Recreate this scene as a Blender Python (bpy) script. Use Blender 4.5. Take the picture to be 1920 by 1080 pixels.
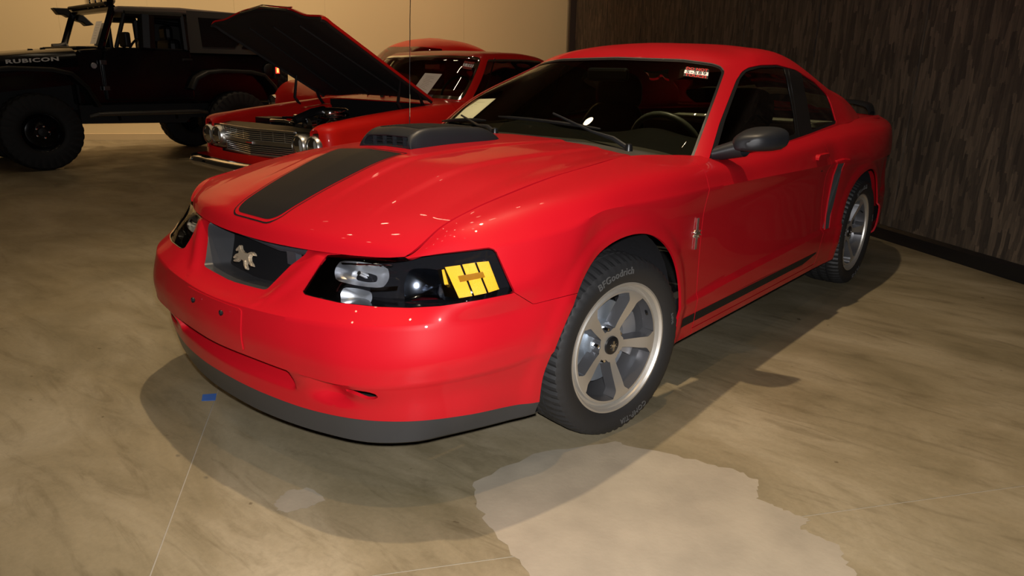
import bpy, bmesh, math, random
import numpy as np
from mathutils import Vector, Matrix, Euler
D = bpy.data
for o in list(D.objects): D.objects.remove(o, do_unlink=True)
scn = bpy.context.scene
col = scn.collection
R_ = math.radians
random.seed(4)

# ---------------------------------------------------------------- camera
CAM = np.array([2.0727, -1.9658, 1.2184]); YAW, PITCH, ROLL, FPX = -0.71416, 0.29717, 0.01837, 1334.2
_f = np.array([math.sin(YAW)*math.cos(PITCH), math.cos(YAW)*math.cos(PITCH), -math.sin(PITCH)])
_r = np.array([math.cos(YAW), -math.sin(YAW), 0.0]); _u = np.cross(_r, _f)
CR = _r*math.cos(ROLL)+_u*math.sin(ROLL); CU = -_r*math.sin(ROLL)+_u*math.cos(ROLL); CF = _f
cam = D.objects.new('camera', D.cameras.new('camera')); col.objects.link(cam); scn.camera = cam
cam.data.sensor_width = 36; cam.data.lens = FPX*36/1920; cam.data.clip_start = .05
cam.matrix_world = Matrix(((CR[0], CU[0], -CF[0], CAM[0]), (CR[1], CU[1], -CF[1], CAM[1]), (CR[2], CU[2], -CF[2], CAM[2]), (0, 0, 0, 1)))
def ray(px, py): return (px-960)/FPX*CR-(py-540)/FPX*CU+CF
def at(px, py, ax, v):
    d = ray(px, py); k = 'xyz'.index(ax); return CAM+d*(v-CAM[k])/d[k]
def img(P):
    P = np.asarray(P, float)[..., :3]-CAM; w = np.maximum(P@CF, 1e-3)
    return np.stack([960+FPX*(P@CR)/w, 540-FPX*(P@CU)/w], -1)

# ---------------------------------------------------------------- exposure, world, lights
scn.view_settings.view_transform = 'Standard'; scn.view_settings.look = 'None'
scn.view_settings.gamma = 1; scn.view_settings.use_curve_mapping = False
scn.view_settings.exposure = 0.0
w = D.worlds.new('world'); scn.world = w; w.use_nodes = True
w.node_tree.nodes['Background'].inputs[0].default_value = (.9, .62, .36, 1)
w.node_tree.nodes['Background'].inputs[1].default_value = .010
def lamp(name, kind, loc, power, color, aim=None, **k):
    l = D.lights.new(name, kind); l.energy = power; l.color = color
    for a, b in k.items(): setattr(l, a, b)
    o = D.objects.new(name, l); col.objects.link(o); o.location = loc
    if aim is not None: o.rotation_euler = (Vector(aim)-Vector(loc)).to_track_quat('-Z', 'Y').to_euler()
    return o
# the camera's own flash, a few centimetres above the lens
fl = CAM + CU*.06 + CR*.03 - CF*.0
lamp('camera_flash', 'SPOT', tuple(fl), 282, (1, .98, .97), aim=tuple(fl+CF*3-CU*.15), spot_size=R_(105), spot_blend=.6, shadow_soft_size=.02)
# the hall's ceiling lamps (small, high, warm)
WARM = (1, .77, .50)
lamp('ceiling_lamp', 'SPOT', (-.2, .7, 8.2), 1750, WARM, shadow_soft_size=.07, spot_size=R_(52), spot_blend=1)
_rr = random.Random(2)
for gx in range(7):
    for gy in range(6):
        x = -11.0+1.95*gx+_rr.uniform(-.3, .3); y = -4.6+2.15*gy+_rr.uniform(-.3, .3)
        if x > .6 or x*.582+y*.813 > 2.9 or x*-.813+y*.582 > 10: continue
        p = 18 if x < -3 else 13
        lamp('ceiling_lamp', 'SPOT', (x, y, 8.2), p, WARM, shadow_soft_size=.10, spot_size=R_(95), spot_blend=.6)
lamp('ceiling_lamp', 'SPOT', (1.9, -1.0, 8.2), 620, (1, .66, .32), shadow_soft_size=.06, spot_size=R_(38), spot_blend=1)  # unseen spot added to lay an orange pool on the right-hand floor
_ua = Vector((-.813, .582, 0)); _va = Vector((.582, .813, 0))
for v_ in (-6.5, -4.0, -1.6, .6):      # unseen fill lamps, added to brighten the tan wall
    q_ = _ua*6.3+_va*v_; t_ = _ua*10.35+_va*(v_+.4); lamp('wall_fill', 'SPOT', (q_.x, q_.y, 8.2), 980, (1, .72, .44), aim=(t_.x, t_.y, 1.9), shadow_soft_size=.06, spot_size=R_(62), spot_blend=.8)
for (x, y) in ((2.6, -3.4), (.6, -3.6)): lamp('ceiling_lamp', 'SPOT', (x, y, 8.2), 90, (1, .72, .40), shadow_soft_size=.045, spot_size=R_(95), spot_blend=.6)

# ---------------------------------------------------------------- materials
def mat(name, rgb=(.5, .5, .5), rough=.5, metal=0, coat=0, spec=.5, emit=None, estr=0, bump=None, noise=None, **k):
    m = D.materials.new(name); m.use_nodes = True; nt = m.node_tree; b = nt.nodes['Principled BSDF']
    b.inputs['Base Color'].default_value = (*rgb, 1); b.inputs['Roughness'].default_value = rough
    b.inputs['Metallic'].default_value = metal; b.inputs['Coat Weight'].default_value = coat
    b.inputs['Coat Roughness'].default_value = k.get('coatr', .03); b.inputs['Specular IOR Level'].default_value = spec
    if emit: b.inputs['Emission Color'].default_value = (*emit, 1); b.inputs['Emission Strength'].default_value = estr
    tc = nt.nodes.new('ShaderNodeTexCoord')
    if noise:
        sc, amt = noise
        n = nt.nodes.new('ShaderNodeTexNoise'); n.inputs['Scale'].default_value = sc; n.inputs['Detail'].default_value = 5
        nt.links.new(tc.outputs['Object'], n.inputs['Vector'])
        mx = nt.nodes.new('ShaderNodeMix'); mx.data_type = 'RGBA'
        mx.inputs[6].default_value = (*[c*(1-amt) for c in rgb], 1); mx.inputs[7].default_value = (*[min(1, c*(1+amt)) for c in rgb], 1)
        nt.links.new(n.outputs['Fac'], mx.inputs[0]); nt.links.new(mx.outputs[2], b.inputs['Base Color'])
    if bump:
        sc, st = bump
        n = nt.nodes.new('ShaderNodeTexNoise'); n.inputs['Scale'].default_value = sc; n.inputs['Detail'].default_value = 3
        nt.links.new(tc.outputs['Object'], n.inputs['Vector'])
        bp = nt.nodes.new('ShaderNodeBump'); bp.inputs['Strength'].default_value = st; bp.inputs['Distance'].default_value = .002
        nt.links.new(n.outputs['Fac'], bp.inputs['Height']); nt.links.new(bp.outputs[0], b.inputs['Normal'])
    return m
def glassmat(name, tint=(1, 1, 1), refl=1.0, rough=.0):
    m = D.materials.new(name); m.use_nodes = True; nt = m.node_tree; nt.nodes.clear()
    o = nt.nodes.new('ShaderNodeOutputMaterial'); t = nt.nodes.new('ShaderNodeBsdfTransparent'); g = nt.nodes.new('ShaderNodeBsdfGlossy')
    f = nt.nodes.new('ShaderNodeFresnel'); mx = nt.nodes.new('ShaderNodeMixShader'); f.inputs['IOR'].default_value = 1.5
    t.inputs[0].default_value = (*tint, 1); g.inputs['Roughness'].default_value = rough; g.inputs[0].default_value = (refl, refl, refl, 1)
    nt.links.new(f.outputs[0], mx.inputs[0]); nt.links.new(t.outputs[0], mx.inputs[1]); nt.links.new(g.outputs[0], mx.inputs[2]); nt.links.new(mx.outputs[0], o.inputs[0])
    return m
RED = mat('red_paint', (.435, .0050, .012), .45, coat=.5, coatr=.015, spec=.12)
REDB = mat('red_paint_orange', (.66, .012, .008), .40, coat=.4, coatr=.03, spec=.15)
REDIN = mat('red_vinyl', (.42, .012, .014), .45)
STRIPE = mat('satin_black_stripe', (.008, .008, .009), .5, spec=.22)
GRB = mat('grille_black', (.006, .006, .007), .6, spec=.25)
SATIN = mat('satin_black_plastic', (.014, .015, .018), .45, spec=.35, noise=(400, .25))
DAM = mat('grey_black_plastic', (.034, .035, .038), .36)
BLACK = mat('black_plastic', (.008, .008, .009), .35)
VOID = mat('dark_cavity', (.004, .004, .004), .8)
RUBBER = mat('tyre_rubber', (.016, .016, .017), .55, bump=(120, .15))
RUBW = mat('tyre_lettering', (.085, .085, .085), .6)
CHROME = mat('chrome', (.85, .85, .86), .06, metal=1)
SATCHR = mat('satin_chrome', (.85, .84, .80), .30, metal=1)
ALU = mat('machined_aluminium', (.66, .64, .60), .42, metal=.82)
ALUD = mat('dark_alloy_paint', (.17, .17, .18), .33, metal=.7)
DISC = mat('brake_disc_metal', (.45, .50, .56), .45, metal=.8)
CAL = mat('caliper_grey', (.30, .30, .31), .4, metal=.5)
GLASS = glassmat('window_glass', (.80, .85, .78))
GLASSD = glassmat('side_window_glass', (.72, .75, .72))
LENS = glassmat('headlamp_lens', (.93, .94, .95))
HOUS = mat('black_lamp_housing', (.010, .010, .012), .12, coat=1)
REFL = mat('lamp_reflector', (.88, .91, .97), .30, metal=.9)
AMBER = mat('amber_reflector', (.80, .42, .0), .3, emit=None, bump=(600, .6))
AMBERD = mat('amber_dark', (.30, .13, .0), .3)
GREYCLOTH = mat('grey_green_interior', (.30, .31, .22), .8)
SEAT = mat('black_leather', (.020, .021, .027), .38)
PAPER = mat('white_paper', (.86, .80, .70), .7)
GOLDM = mat('antique_chrome', (.80, .68, .50), .36, metal=.75)
WHITE = mat('white_print', (.95, .95, .95), .6)
REDP = mat('red_print', (.75, .02, .02), .5)
BLACKP = mat('black_print', (.01, .01, .01), .5)

# ---------------------------------------------------------------- object helpers
def mk(name, V, F, m, parent=None, smooth=True, solid=0, split=38, loc=None, kind=None, label=None, bevel=0):
    me = D.meshes.new(name); me.from_pydata([tuple(map(float, v[:3])) for v in V], [], [list(map(int, f)) for f in F]); me.update()
    if smooth: me.polygons.foreach_set('use_smooth', [True]*len(me.polygons))
    if isinstance(m, (list, tuple)):
        for a in m: me.materials.append(a)
    elif m: me.materials.append(m)
    o = D.objects.new(name, me); col.objects.link(o)
    if parent: o.parent = parent
    if loc is not None: o.location = loc
    if bevel:
        b = o.modifiers.new('bevel', 'BEVEL'); b.width = bevel; b.segments = 2; b.limit_method = 'ANGLE'
    if solid:
        s = o.modifiers.new('solid', 'SOLIDIFY'); s.thickness = solid; s.offset = -1
    if smooth:
        e = o.modifiers.new('split', 'EDGE_SPLIT'); e.split_angle = R_(split)
    if kind: o['kind'] = kind
    if label: o['label'] = label
    return o
def root(name, label, cat, loc=(0, 0, 0), rz=0, group=None):
    o = D.objects.new(name, None); col.objects.link(o); o.location = loc; o.rotation_euler = (0, 0, rz); o.empty_display_size = .1
    o['label'] = label; o['category'] = cat
    if group: o['group'] = group
    return o
def tag(o, label, cat, group=None):
    o['label'] = label; o['category'] = cat
    if group: o['group'] = group
    return o
class MB:
    """collects simple solids into one mesh"""
    def __init__(s): s.V = []; s.F = []
    def add(s, V, F):
        n = len(s.V); s.V += [tuple(v[:3]) for v in V]; s.F += [[i+n for i in f] for f in F]; return s
    def box(s, c, d, rot=None):
        V = [Vector((sx*d[0]/2, sy*d[1]/2, sz*d[2]/2)) for sx in (-1, 1) for sy in (-1, 1) for sz in (-1, 1)]
        if rot is not None: V = [rot@v for v in V]
        return s.add([v+Vector(c) for v in V], [(0, 1, 3, 2), (4, 6, 7, 5), (0, 4, 5, 1), (2, 3, 7, 6), (0, 2, 6, 4), (1, 5, 7, 3)])
    def tube(s, pts, r, n=8, cap=True):
        pts = [Vector(p) for p in pts]; rs = r if isinstance(r, (list, tuple)) else [r]*len(pts); V = []; F = []; up = None
        for i, p in enumerate(pts):
            t = (pts[min(i+1, len(pts)-1)]-pts[max(i-1, 0)]).normalized()
            if up is None: up = t.orthogonal().normalized()
            up = (up-t*up.dot(t)).normalized(); b = t.cross(up)
            for k in range(n):
                a = 2*math.pi*k/n; V.append(p+(up*math.cos(a)+b*math.sin(a))*rs[i])
        for i in range(len(pts)-1):
            for k in range(n): F.append((i*n+k, i*n+(k+1) % n, (i+1)*n+(k+1) % n, (i+1)*n+k))
        if cap: F.append(tuple(range(n-1, -1, -1))); F.append(tuple((len(pts)-1)*n+k for k in range(n)))
        return s.add(V, F)
    def lathe(s, prof, c=(0, 0, 0), axis='z', n=32, M=None):
        """prof: list of (radius, height)"""
        V = []; F = []
        for r, h in prof:
            for k in range(n):
                a = 2*math.pi*k/n; v = Vector((r*math.cos(a), r*math.sin(a), h))
                if axis == 'x': v = Vector((v.z, v.x, v.y))
                if axis == 'y': v = Vector((v.x, -v.z, v.y))
                if M is not None: v = M@v
                V.append(v+Vector(c))
        for i in range(len(prof)-1):
            for k in range(n): F.append((i*n+k, i*n+(k+1) % n, (i+1)*n+(k+1) % n, (i+1)*n+k))
        return s.add(V, F)
    def prism(s, poly, f0, f1):
        """poly 2D list; f0,f1 map 2D->3D for the two end caps"""
        n = len(poly); V = [f0(*p) for p in poly]+[f1(*p) for p in poly]
        F = [tuple(range(n-1, -1, -1)), tuple(range(n, 2*n))]+[(k, (k+1) % n, n+(k+1) % n, n+k) for k in range(n)]
        return s.add(V, F)
    def obj(s, name, m, parent=None, **k): return mk(name, s.V, s.F, m, parent, **k)

# ---- smooth control-grid surfaces
def tang(P, t, br):
    n = len(P); h = np.diff(t); d = np.diff(P, axis=0)/h.reshape(-1, *([1]*(P.ndim-1))); L = np.empty_like(P); Rr = np.empty_like(P)
    for i in range(n):
        if i == 0: L[0] = Rr[0] = d[0]
        elif i == n-1: L[i] = Rr[i] = d[-1]
        elif i in br: L[i] = d[i-1]; Rr[i] = d[i]
        else: L[i] = Rr[i] = (d[i-1]*h[i]+d[i]*h[i-1])/(h[i-1]+h[i])
    return L, Rr
def evalc(P, t, tt, br=(), sym0=False):
    L, Rr = tang(P, t, set(br))
    if sym0: L[0][..., 1:] = 0; Rr[0][..., 1:] = 0
    i = np.clip(np.searchsorted(t, tt, side='right')-1, 0, len(t)-2); h = (t[i+1]-t[i]); s = (tt-t[i])/h
    sh = (-1,)+(1,)*(P.ndim-1); s = s.reshape(sh); h = h.reshape(sh)
    return (2*s**3-3*s**2+1)*P[i]+(s**3-2*s**2+s)*h*Rr[i]+(3*s**2-2*s**3)*P[i+1]+(s**3-s**2)*h*L[i+1]
def params(G, axis):
    G = np.moveaxis(G, axis, 0); h = np.linalg.norm(np.diff(G, axis=0), axis=-1).mean(1); return np.concatenate([[0], np.cumsum(np.maximum(h, 1e-3))])
def dense(t, step):
    out = [t[0]]; steps = step if hasattr(step, '__len__') else [step]*(len(t)-1)
    for i in range(len(t)-1):
        n = max(1, int(math.ceil((t[i+1]-t[i])/steps[i]))); out += list(t[i]+(t[i+1]-t[i])*np.arange(1, n+1)/n)
    return np.array(out)
def surf(G, ustep, vstep, ubr=(), vbr=(), sym0=False):
    """G[i rows][j cols]; returns dense arrays P[nv,nu,3], row index-parameter, col index-parameter"""
    G = np.array(G, float); tv = params(G, 0); tu = params(G, 1); vv = dense(tv, vstep); uu = dense(tu, ustep)
    A = evalc(np.moveaxis(G, 1, 0), tu, uu, ubr, sym0)      # [nu, rows,3]
    A = evalc(np.moveaxis(A, 1, 0), tv, vv, vbr)
    ri = np.interp(vv, tv, np.arange(len(tv))); ci = np.interp(uu, tu, np.arange(len(tu)))
    return A, ri, ci
def gridmesh(A, ri, ci, flip=False):
    nv, nu = A.shape[:2]
    X = np.concatenate([A, np.repeat(ri[:, None, None], nu, 1), np.repeat(ci[None, :, None], nv, 0)], -1).reshape(-1, 5)
    F = []
    for i in range(nv-1):
        for j in range(nu-1):
            a = i*nu+j; F.append((a, a+1, a+nu+1, a+nu) if not flip else (a, a+nu, a+nu+1, a+1))
    return X, F
def clip(V, F, f):
    """keep the part where f>0 (Sutherland-Hodgman with shared cut points)"""
    V = np.asarray(V, float); pos = f > 0; cache = {}; nv = []; out = []
    def cut(a, b):
        k = (a, b) if a < b else (b, a)
        if k not in cache:
            a, b = k; t = f[a]/(f[a]-f[b]); cache[k] = len(V)+len(nv); nv.append(V[a]+(V[b]-V[a])*t)
        return cache[k]
    for q in F:
        c = sum(bool(pos[i]) for i in q)
        if c == len(q): out.append(tuple(q)); continue
        if c == 0: continue
        p = []
        for i in range(len(q)):
            a, b = q[i], q[(i+1) % len(q)]
            if pos[a]: p.append(a)
            if pos[a] != pos[b]: p.append(cut(a, b))
        if len(p) > 2: out.append(tuple(p))
    W = np.vstack([V, np.array(nv)]) if nv else V
    used = sorted({i for q in out for i in q}); mp = {u: k for k, u in enumerate(used)}
    if not used: return np.zeros((0, V.shape[1])), []
    return W[used], [tuple(mp[i] for i in q) for q in out]
def sdp(P, poly):
    """signed distance to a polygon, positive inside"""
    poly = np.asarray(poly, float); P = np.asarray(P, float); d = np.full(len(P), 1e9); ins = np.zeros(len(P), bool)
    for a, b in zip(poly, np.roll(poly, -1, 0)):
        ab = b-a; ap = P-a; t = np.clip((ap@ab)/(ab@ab), 0, 1); d = np.minimum(d, np.hypot(*(ap-t[:, None]*ab).T))
        c = (a[1] > P[:, 1]) != (b[1] > P[:, 1]); x = (b[0]-a[0])*(P[:, 1]-a[1])/(b[1]-a[1]+1e-12)+a[0]; ins ^= c & (P[:, 0] < x)
    return np.where(ins, d, -d)
def rnd(poly, r=3, n=3):
    """round the corners of a polygon"""
    P = [np.array(p, float) for p in poly]; out = []
    for i in range(len(P)):
        a, b, c = P[i-1], P[i], P[(i+1) % len(P)]; u = a-b; v = c-b; lu = np.hypot(*u); lv = np.hypot(*v); q = min(r, lu*.45, lv*.45)
        s = b+u/lu*q; e = b+v/lv*q
        for k in range(n+1):
            t = k/n; out.append((1-t)**2*s+2*t*(1-t)*b+t*t*e)
    return out
def mirror(V, F):
    W = np.array(V, float).copy(); W[:, 0] *= -1; return W, [tuple(reversed(f)) for f in F]
def join(*parts):
    V = []; F = []; n = 0
    for v, f in parts:
        v = np.asarray(v)[:, :3]; V.append(v); F += [tuple(i+n for i in q) for q in f]; n += len(v)
    return np.vstack(V), F
def weld(V, F, tol=1e-5):
    """merge vertices that coincide on the centre line"""
    key = {}; mp = []; W = []
    for v in V:
        k = tuple(np.round(np.asarray(v[:3])/tol).astype(int)) if abs(v[0]) < 1e-4 else None
        if k is not None and k in key: mp.append(key[k])
        else:
            if k is not None: key[k] = len(W)
            mp.append(len(W)); W.append(v)
    return W, [tuple(mp[i] for i in f) for f in F]
def pieces(V, F):
    par = list(range(len(V)))
    def fd(a):
        while par[a] != a: par[a] = par[par[a]]; a = par[a]
        return a
    for q in F:
        for i in q[1:]: par[fd(i)] = fd(q[0])
    gr = {}
    for q in F: gr.setdefault(fd(q[0]), []).append(q)
    out = []
    for g in gr.values():
        if len(g) < 4: continue
        us_ = sorted({i for q in g for i in q}); mp_ = {u: k for k, u in enumerate(us_)}; out.append((np.asarray(V)[us_], [tuple(mp_[i] for i in q) for q in g]))
    return out
def normals(V, F):
    V = np.asarray(V)[:, :3]; N = np.zeros((len(V), 3))
    for q in F:
        n = np.cross(V[q[1]]-V[q[0]], V[q[2]]-V[q[0]])
        for i in q: N[i] += n
    return N/np.maximum(np.linalg.norm(N, axis=1), 1e-12)[:, None]
def offset(V, F, d):
    W = np.array(V, float).copy(); W[:, :3] += normals(V, F)*d; return W
from mathutils.bvhtree import BVHTree
def bvh(V, F): return BVHTree.FromPolygons([tuple(map(float, v[:3])) for v in V], [tuple(f) for f in F])
def castpx(T, px, py):
    d = ray(px, py); h = T.ray_cast(Vector(CAM), Vector(d/np.linalg.norm(d))); return None if h[0] is None else (np.array(h[0]), np.array(h[1]))
def ss(x): x = np.clip(x, 0, 1); return x*x*(3-2*x)
def text(body, size, m, name, fn, parent=None, ext=.001, spacing=1.0, bold=0, font=None, label=None, align='CENTER', fit=None):
    """lettering as a mesh; fn maps the flat text point (u,v,h) to 3D"""
    cu = D.curves.new('t', 'FONT'); cu.body = body; cu.size = size; cu.extrude = ext; cu.align_x = align; cu.align_y = 'CENTER'; cu.space_character = spacing; cu.offset = bold; cu.resolution_u = 3
    o = D.objects.new('t', cu); col.objects.link(o); bpy.context.view_layer.update()
    me = o.to_mesh(); xs_ = [v.co[0] for v in me.vertices]; kx = fit/(max(xs_)-min(xs_)) if fit else 1; V = [fn(v.co[0]*kx, v.co[1], v.co[2]) for v in me.vertices]; F = [tuple(p.vertices) for p in me.polygons]; o.to_mesh_clear()
    D.objects.remove(o); D.curves.remove(cu)
    return mk(name, V, F, m, parent, smooth=False, label=label)

# ---------------------------------------------------------------- the hall: floor slabs, walls, ceiling
UA = np.array([-.813, .582, 0]); VA = np.array([.582, .813, 0])      # along the folding partition / out of it
def uv(u, v, z=0): return tuple(UA*u+VA*v+np.array([0, 0, z]))
def concrete():
    m = D.materials.new('concrete_floor'); m.use_nodes = True; nt = m.node_tree; b = nt.nodes['Principled BSDF']; L = nt.links.new
    g = nt.nodes.new('ShaderNodeNewGeometry')
    def N(scale, det=6, rough=.6, dist=0, sx=None):
        n = nt.nodes.new('ShaderNodeTexNoise'); n.inputs['Scale'].default_value = scale; n.inputs['Detail'].default_value = det; n.inputs['Roughness'].default_value = rough; n.inputs['Distortion'].default_value = dist
        if sx:
            mp = nt.nodes.new('ShaderNodeMapping'); mp.inputs['Rotation'].default_value = (0, 0, R_(-36)); mp.inputs['Scale'].default_value = sx; L(g.outputs['Position'], mp.inputs[0]); L(mp.outputs[0], n.inputs['Vector'])
        else: L(g.outputs['Position'], n.inputs['Vector'])
        return n
    def ramp(fac, stops):
        r = nt.nodes.new('ShaderNodeValToRGB'); el = r.color_ramp.elements
        while len(el) < len(stops): el.new(.5)
        for e, (p, c) in zip(el, stops): e.position = p; e.color = (*c, 1) if len(c) == 3 else c
        L(fac, r.inputs[0]); return r
    def mix(t, fac, a, c, f=None):
        x = nt.nodes.new('ShaderNodeMix'); x.data_type = 'RGBA'; x.blend_type = t
        if f is not None: x.inputs[0].default_value = f
        else: L(fac, x.inputs[0])
        L(a, x.inputs[6]); L(c, x.inputs[7]); return x.outputs[2]
    base = ramp(N(1.1, 8, .62, .6, (1, 2.2, 1)).outputs[0], [(.30, (.140, .115, .066)), (.50, (.212, .176, .110)), (.68, (.285, .243, .165))])
    strk = ramp(N(3.2, 9, .7, 1.2, (.7, 3.2, 1)).outputs[0], [(.30, (.62, .60, .56)), (.48, (1, 1, 1)), (.8, (1.12, 1.1, 1.08))])
    c = mix('MULTIPLY', None, base.outputs[0], strk.outputs[0], .75)
    fine = ramp(N(60, 6, .75).outputs[0], [(.3, (.82, .82, .82)), (.55, (1, 1, 1)), (.75, (1.1, 1.1, 1.1))])
    c = mix('MULTIPLY', None, c, fine.outputs[0], .6)
    sp = ramp(N(14, 2, .5).outputs[0], [(.0, (.35, .3, .25)), (.235, (.35, .3, .25)), (.26, (1, 1, 1)), (1, (1, 1, 1))])
    c = mix('MULTIPLY', None, c, sp.outputs[0], .7)
    L(c, b.inputs['Base Color'])
    rr = ramp(N(2.4, 6, .6, .5).outputs[0], [(.3, (.34,)*3), (.7, (.55,)*3)]); L(rr.outputs[0], b.inputs['Roughness'])
    bp = nt.nodes.new('ShaderNodeBump'); bp.inputs['Strength'].default_value = .12; bp.inputs['Distance'].default_value = .004
    L(N(45, 6, .7).outputs[0], bp.inputs['Height']); L(bp.outputs[0], b.inputs['Normal'])
    return m
CONC = concrete()
JOINT = mat('joint_filler', (.26, .235, .19), .8)
WORN = mat('worn_pale_concrete', (.265, .232, .178), .5, noise=(6, .30), bump=(60, .3))
TAN = mat('tan_wall_paint', (.68, .54, .31), .75, noise=(.5, .05), bump=(90, .15))
TANB = mat('tan_base_board', (.50, .39, .23), .6)
CEIL = mat('ceiling_paint', (.12, .10, .08), .9)
BASEB = mat('black_rubber_base', (.006, .006, .007), .4)
def partition_cloth():
    m = D.materials.new('brown_streaked_wallcloth'); m.use_nodes = True; nt = m.node_tree; b = nt.nodes['Principled BSDF']; L = nt.links.new
    tc = nt.nodes.new('ShaderNodeTexCoord'); col_ = []
    for sc, mpv in ((1, (34, 34, 5.0)), (1, (95, 95, 9))):
        mp = nt.nodes.new('ShaderNodeMapping'); mp.inputs['Scale'].default_value = mpv; L(tc.outputs['Object'], mp.inputs[0])
        v = nt.nodes.new('ShaderNodeTexVoronoi'); v.inputs['Scale'].default_value = sc; v.distance = 'CHEBYCHEV'; L(mp.outputs[0], v.inputs['Vector']); col_.append(v)
    r = nt.nodes.new('ShaderNodeValToRGB'); e = r.color_ramp.elements; e[0].color = (.036, .026, .018, 1); e[1].color = (.110, .080, .054, 1); e[0].position = .1; e[1].position = .9
    s = nt.nodes.new('ShaderNodeSeparateColor'); L(col_[0].outputs['Color'], s.inputs[0]); L(s.outputs[0], r.inputs[0])
    r2 = nt.nodes.new('ShaderNodeValToRGB'); e = r2.color_ramp.elements; e[0].color = (.62, .62, .62, 1); e[1].color = (1.15, 1.12, 1.08, 1)
    s2 = nt.nodes.new('ShaderNodeSeparateColor'); L(col_[1].outputs['Color'], s2.inputs[0]); L(s2.outputs[1], r2.inputs[0])
    x = nt.nodes.new('ShaderNodeMix'); x.data_type = 'RGBA'; x.blend_type = 'MULTIPLY'; x.inputs[0].default_value = .8; L(r.outputs[0], x.inputs[6]); L(r2.outputs[0], x.inputs[7]); L(x.outputs[2], b.inputs['Base Color'])
    b.inputs['Roughness'].default_value = .85
    bp = nt.nodes.new('ShaderNodeBump'); bp.inputs['Strength'].default_value = .35; bp.inputs['Distance'].default_value = .003; L(s2.outputs[1], bp.inputs['Height']); L(bp.outputs[0], b.inputs['Normal'])
    return m
CLOTH = partition_cloth()

WALLV = 3.71; CORU = 10.35; CEILZ = 8.8
def struct(o): o['kind'] = 'structure'; return o
floor = struct(MB().prism([(-7, -9), (CORU+.1, -9), (CORU+.1, WALLV+.1), (-7, WALLV+.1)], lambda u, v: uv(u, v, -.0012), lambda u, v: uv(u, v, -.10)).obj('floor', JOINT, smooth=False))
us = [-7, -1.30, 7.64, CORU]; vs = [-9, -5.5, -.91, WALLV]
for i in range(3):
    for j in range(3):
        g = .0019
        MB().prism([(us[i]+g, vs[j]+g), (us[i+1]-g, vs[j]+g), (us[i+1]-g, vs[j+1]-g), (us[i]+g, vs[j+1]-g)], lambda u, v: uv(u, v, 0), lambda u, v: uv(u, v, -.0012)).obj('slab', CONC, floor, smooth=False)
# worn, paler areas of the floor where the sealer has gone
def jag(pts, amp, seed, n=7):
    rr = random.Random(seed); out = []
    for i in range(len(pts)):
        a = np.array(pts[i]); b = np.array(pts[(i+1) % len(pts)])
        for k in range(n):
            out.append(tuple(a+(b-a)*k/n+np.array([rr.uniform(-amp, amp), rr.uniform(-amp, amp)])))
    return out
def flr(px, py): return tuple(at(px, py, 'z', 0)[:2])
def patch(pxs, amp, seed, m, name='worn_patch', z=.0006):
    pts = jag([flr(*p) for p in pxs], amp, seed)
    s = MB(); s.add([(x, y, z) for x, y in pts], [tuple(range(len(pts)))]); return s.obj(name, m, floor, smooth=False)
patch([(890, 905), (1000, 850), (1150, 828), (1180, 836), (1300, 862), (1390, 885), (1425, 905), (1418, 935), (1470, 955), (1520, 975), (1500, 990), (1570, 1020), (1590, 1060), (1640, 1110), (1500, 1300), (1050, 1300), (1000, 1090), (930, 1000), (895, 950)], .008, 3, WORN)
patch([(515, 940), (540, 920), (580, 915), (612, 938), (580, 950), (540, 962), (520, 958)], .004, 5, WORN)
# the long folding partition on the right, carpet-faced panels over a black base
wr = struct(MB().prism([(-7, WALLV+.03), (CORU+.1, WALLV+.03), (CORU+.1, WALLV+.12), (-7, WALLV+.12)], lambda u, v: uv(u, v, 0), lambda u, v: uv(u, v, CEILZ)).obj('wall_right', VOID, smooth=False))
ps = [-7, -5, -3.64, -2.3, -.96, .40, 1.76, 3.0, 4.22, 5.56, 6.95, 8.3, 9.85]
for a, b in zip(ps[:-1], ps[1:]):
    MB().box((0, 0, 0), (b-a-.012, .03, CEILZ-.1), None).obj('panel', CLOTH, wr, smooth=False, bevel=.004)
    o = wr.children[-1]; o.location = uv((a+b)/2, WALLV+.015, CEILZ/2+.05); o.rotation_euler = (0, 0, math.atan2(UA[1], UA[0]))
s = MB(); s.prism([(9.87, WALLV-.10), (9.97, WALLV-.10), (9.97, WALLV+.1), (9.87, WALLV+.1)], lambda u, v: uv(u, v, 0), lambda u, v: uv(u, v, CEILZ)).obj('end_post', mat('dark_brown_post', (.035, .022, .016), .5), wr, smooth=False)
s = MB(); s.prism([(0, 0), (.018, 0), (.018, .085), (.008, .11), (0, .11)], lambda a, z: uv(-7, WALLV-a, z), lambda a, z: uv(9.9, WALLV-a, z)); struct(s.obj('baseboard_right', BASEB, smooth=False))
# tan back wall built of wide boards with fine seams
wb = struct(MB().prism([(CORU+.02, -9), (CORU+.1, -9), (CORU+.1, WALLV+.1), (CORU+.02, WALLV+.1)], lambda u, v: uv(u, v, 0), lambda u, v: uv(u, v, CEILZ)).obj('wall_back', TANB, smooth=False))
seams = [-9, -7.2, -4.6, -3.3, -1.99, -.55, .87, 1.81, WALLV]
for a, b in zip(seams[:-1], seams[1:]):
    MB().prism([(CORU, a+.0009), (CORU+.02, a+.0009), (CORU+.02, b-.0009), (CORU, b-.0009)], lambda u, v: uv(u, v, .0), lambda u, v: uv(u, v, CEILZ)).obj('panel', TAN, wb, smooth=False)
s = MB(); s.prism([(0, 0), (.016, 0), (.016, .095), (.004, .10), (0, .10)], lambda a, z: uv(CORU-a, -9, z), lambda a, z: uv(CORU-a, WALLV, z)); struct(s.obj('baseboard_back', TANB, smooth=False))
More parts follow.
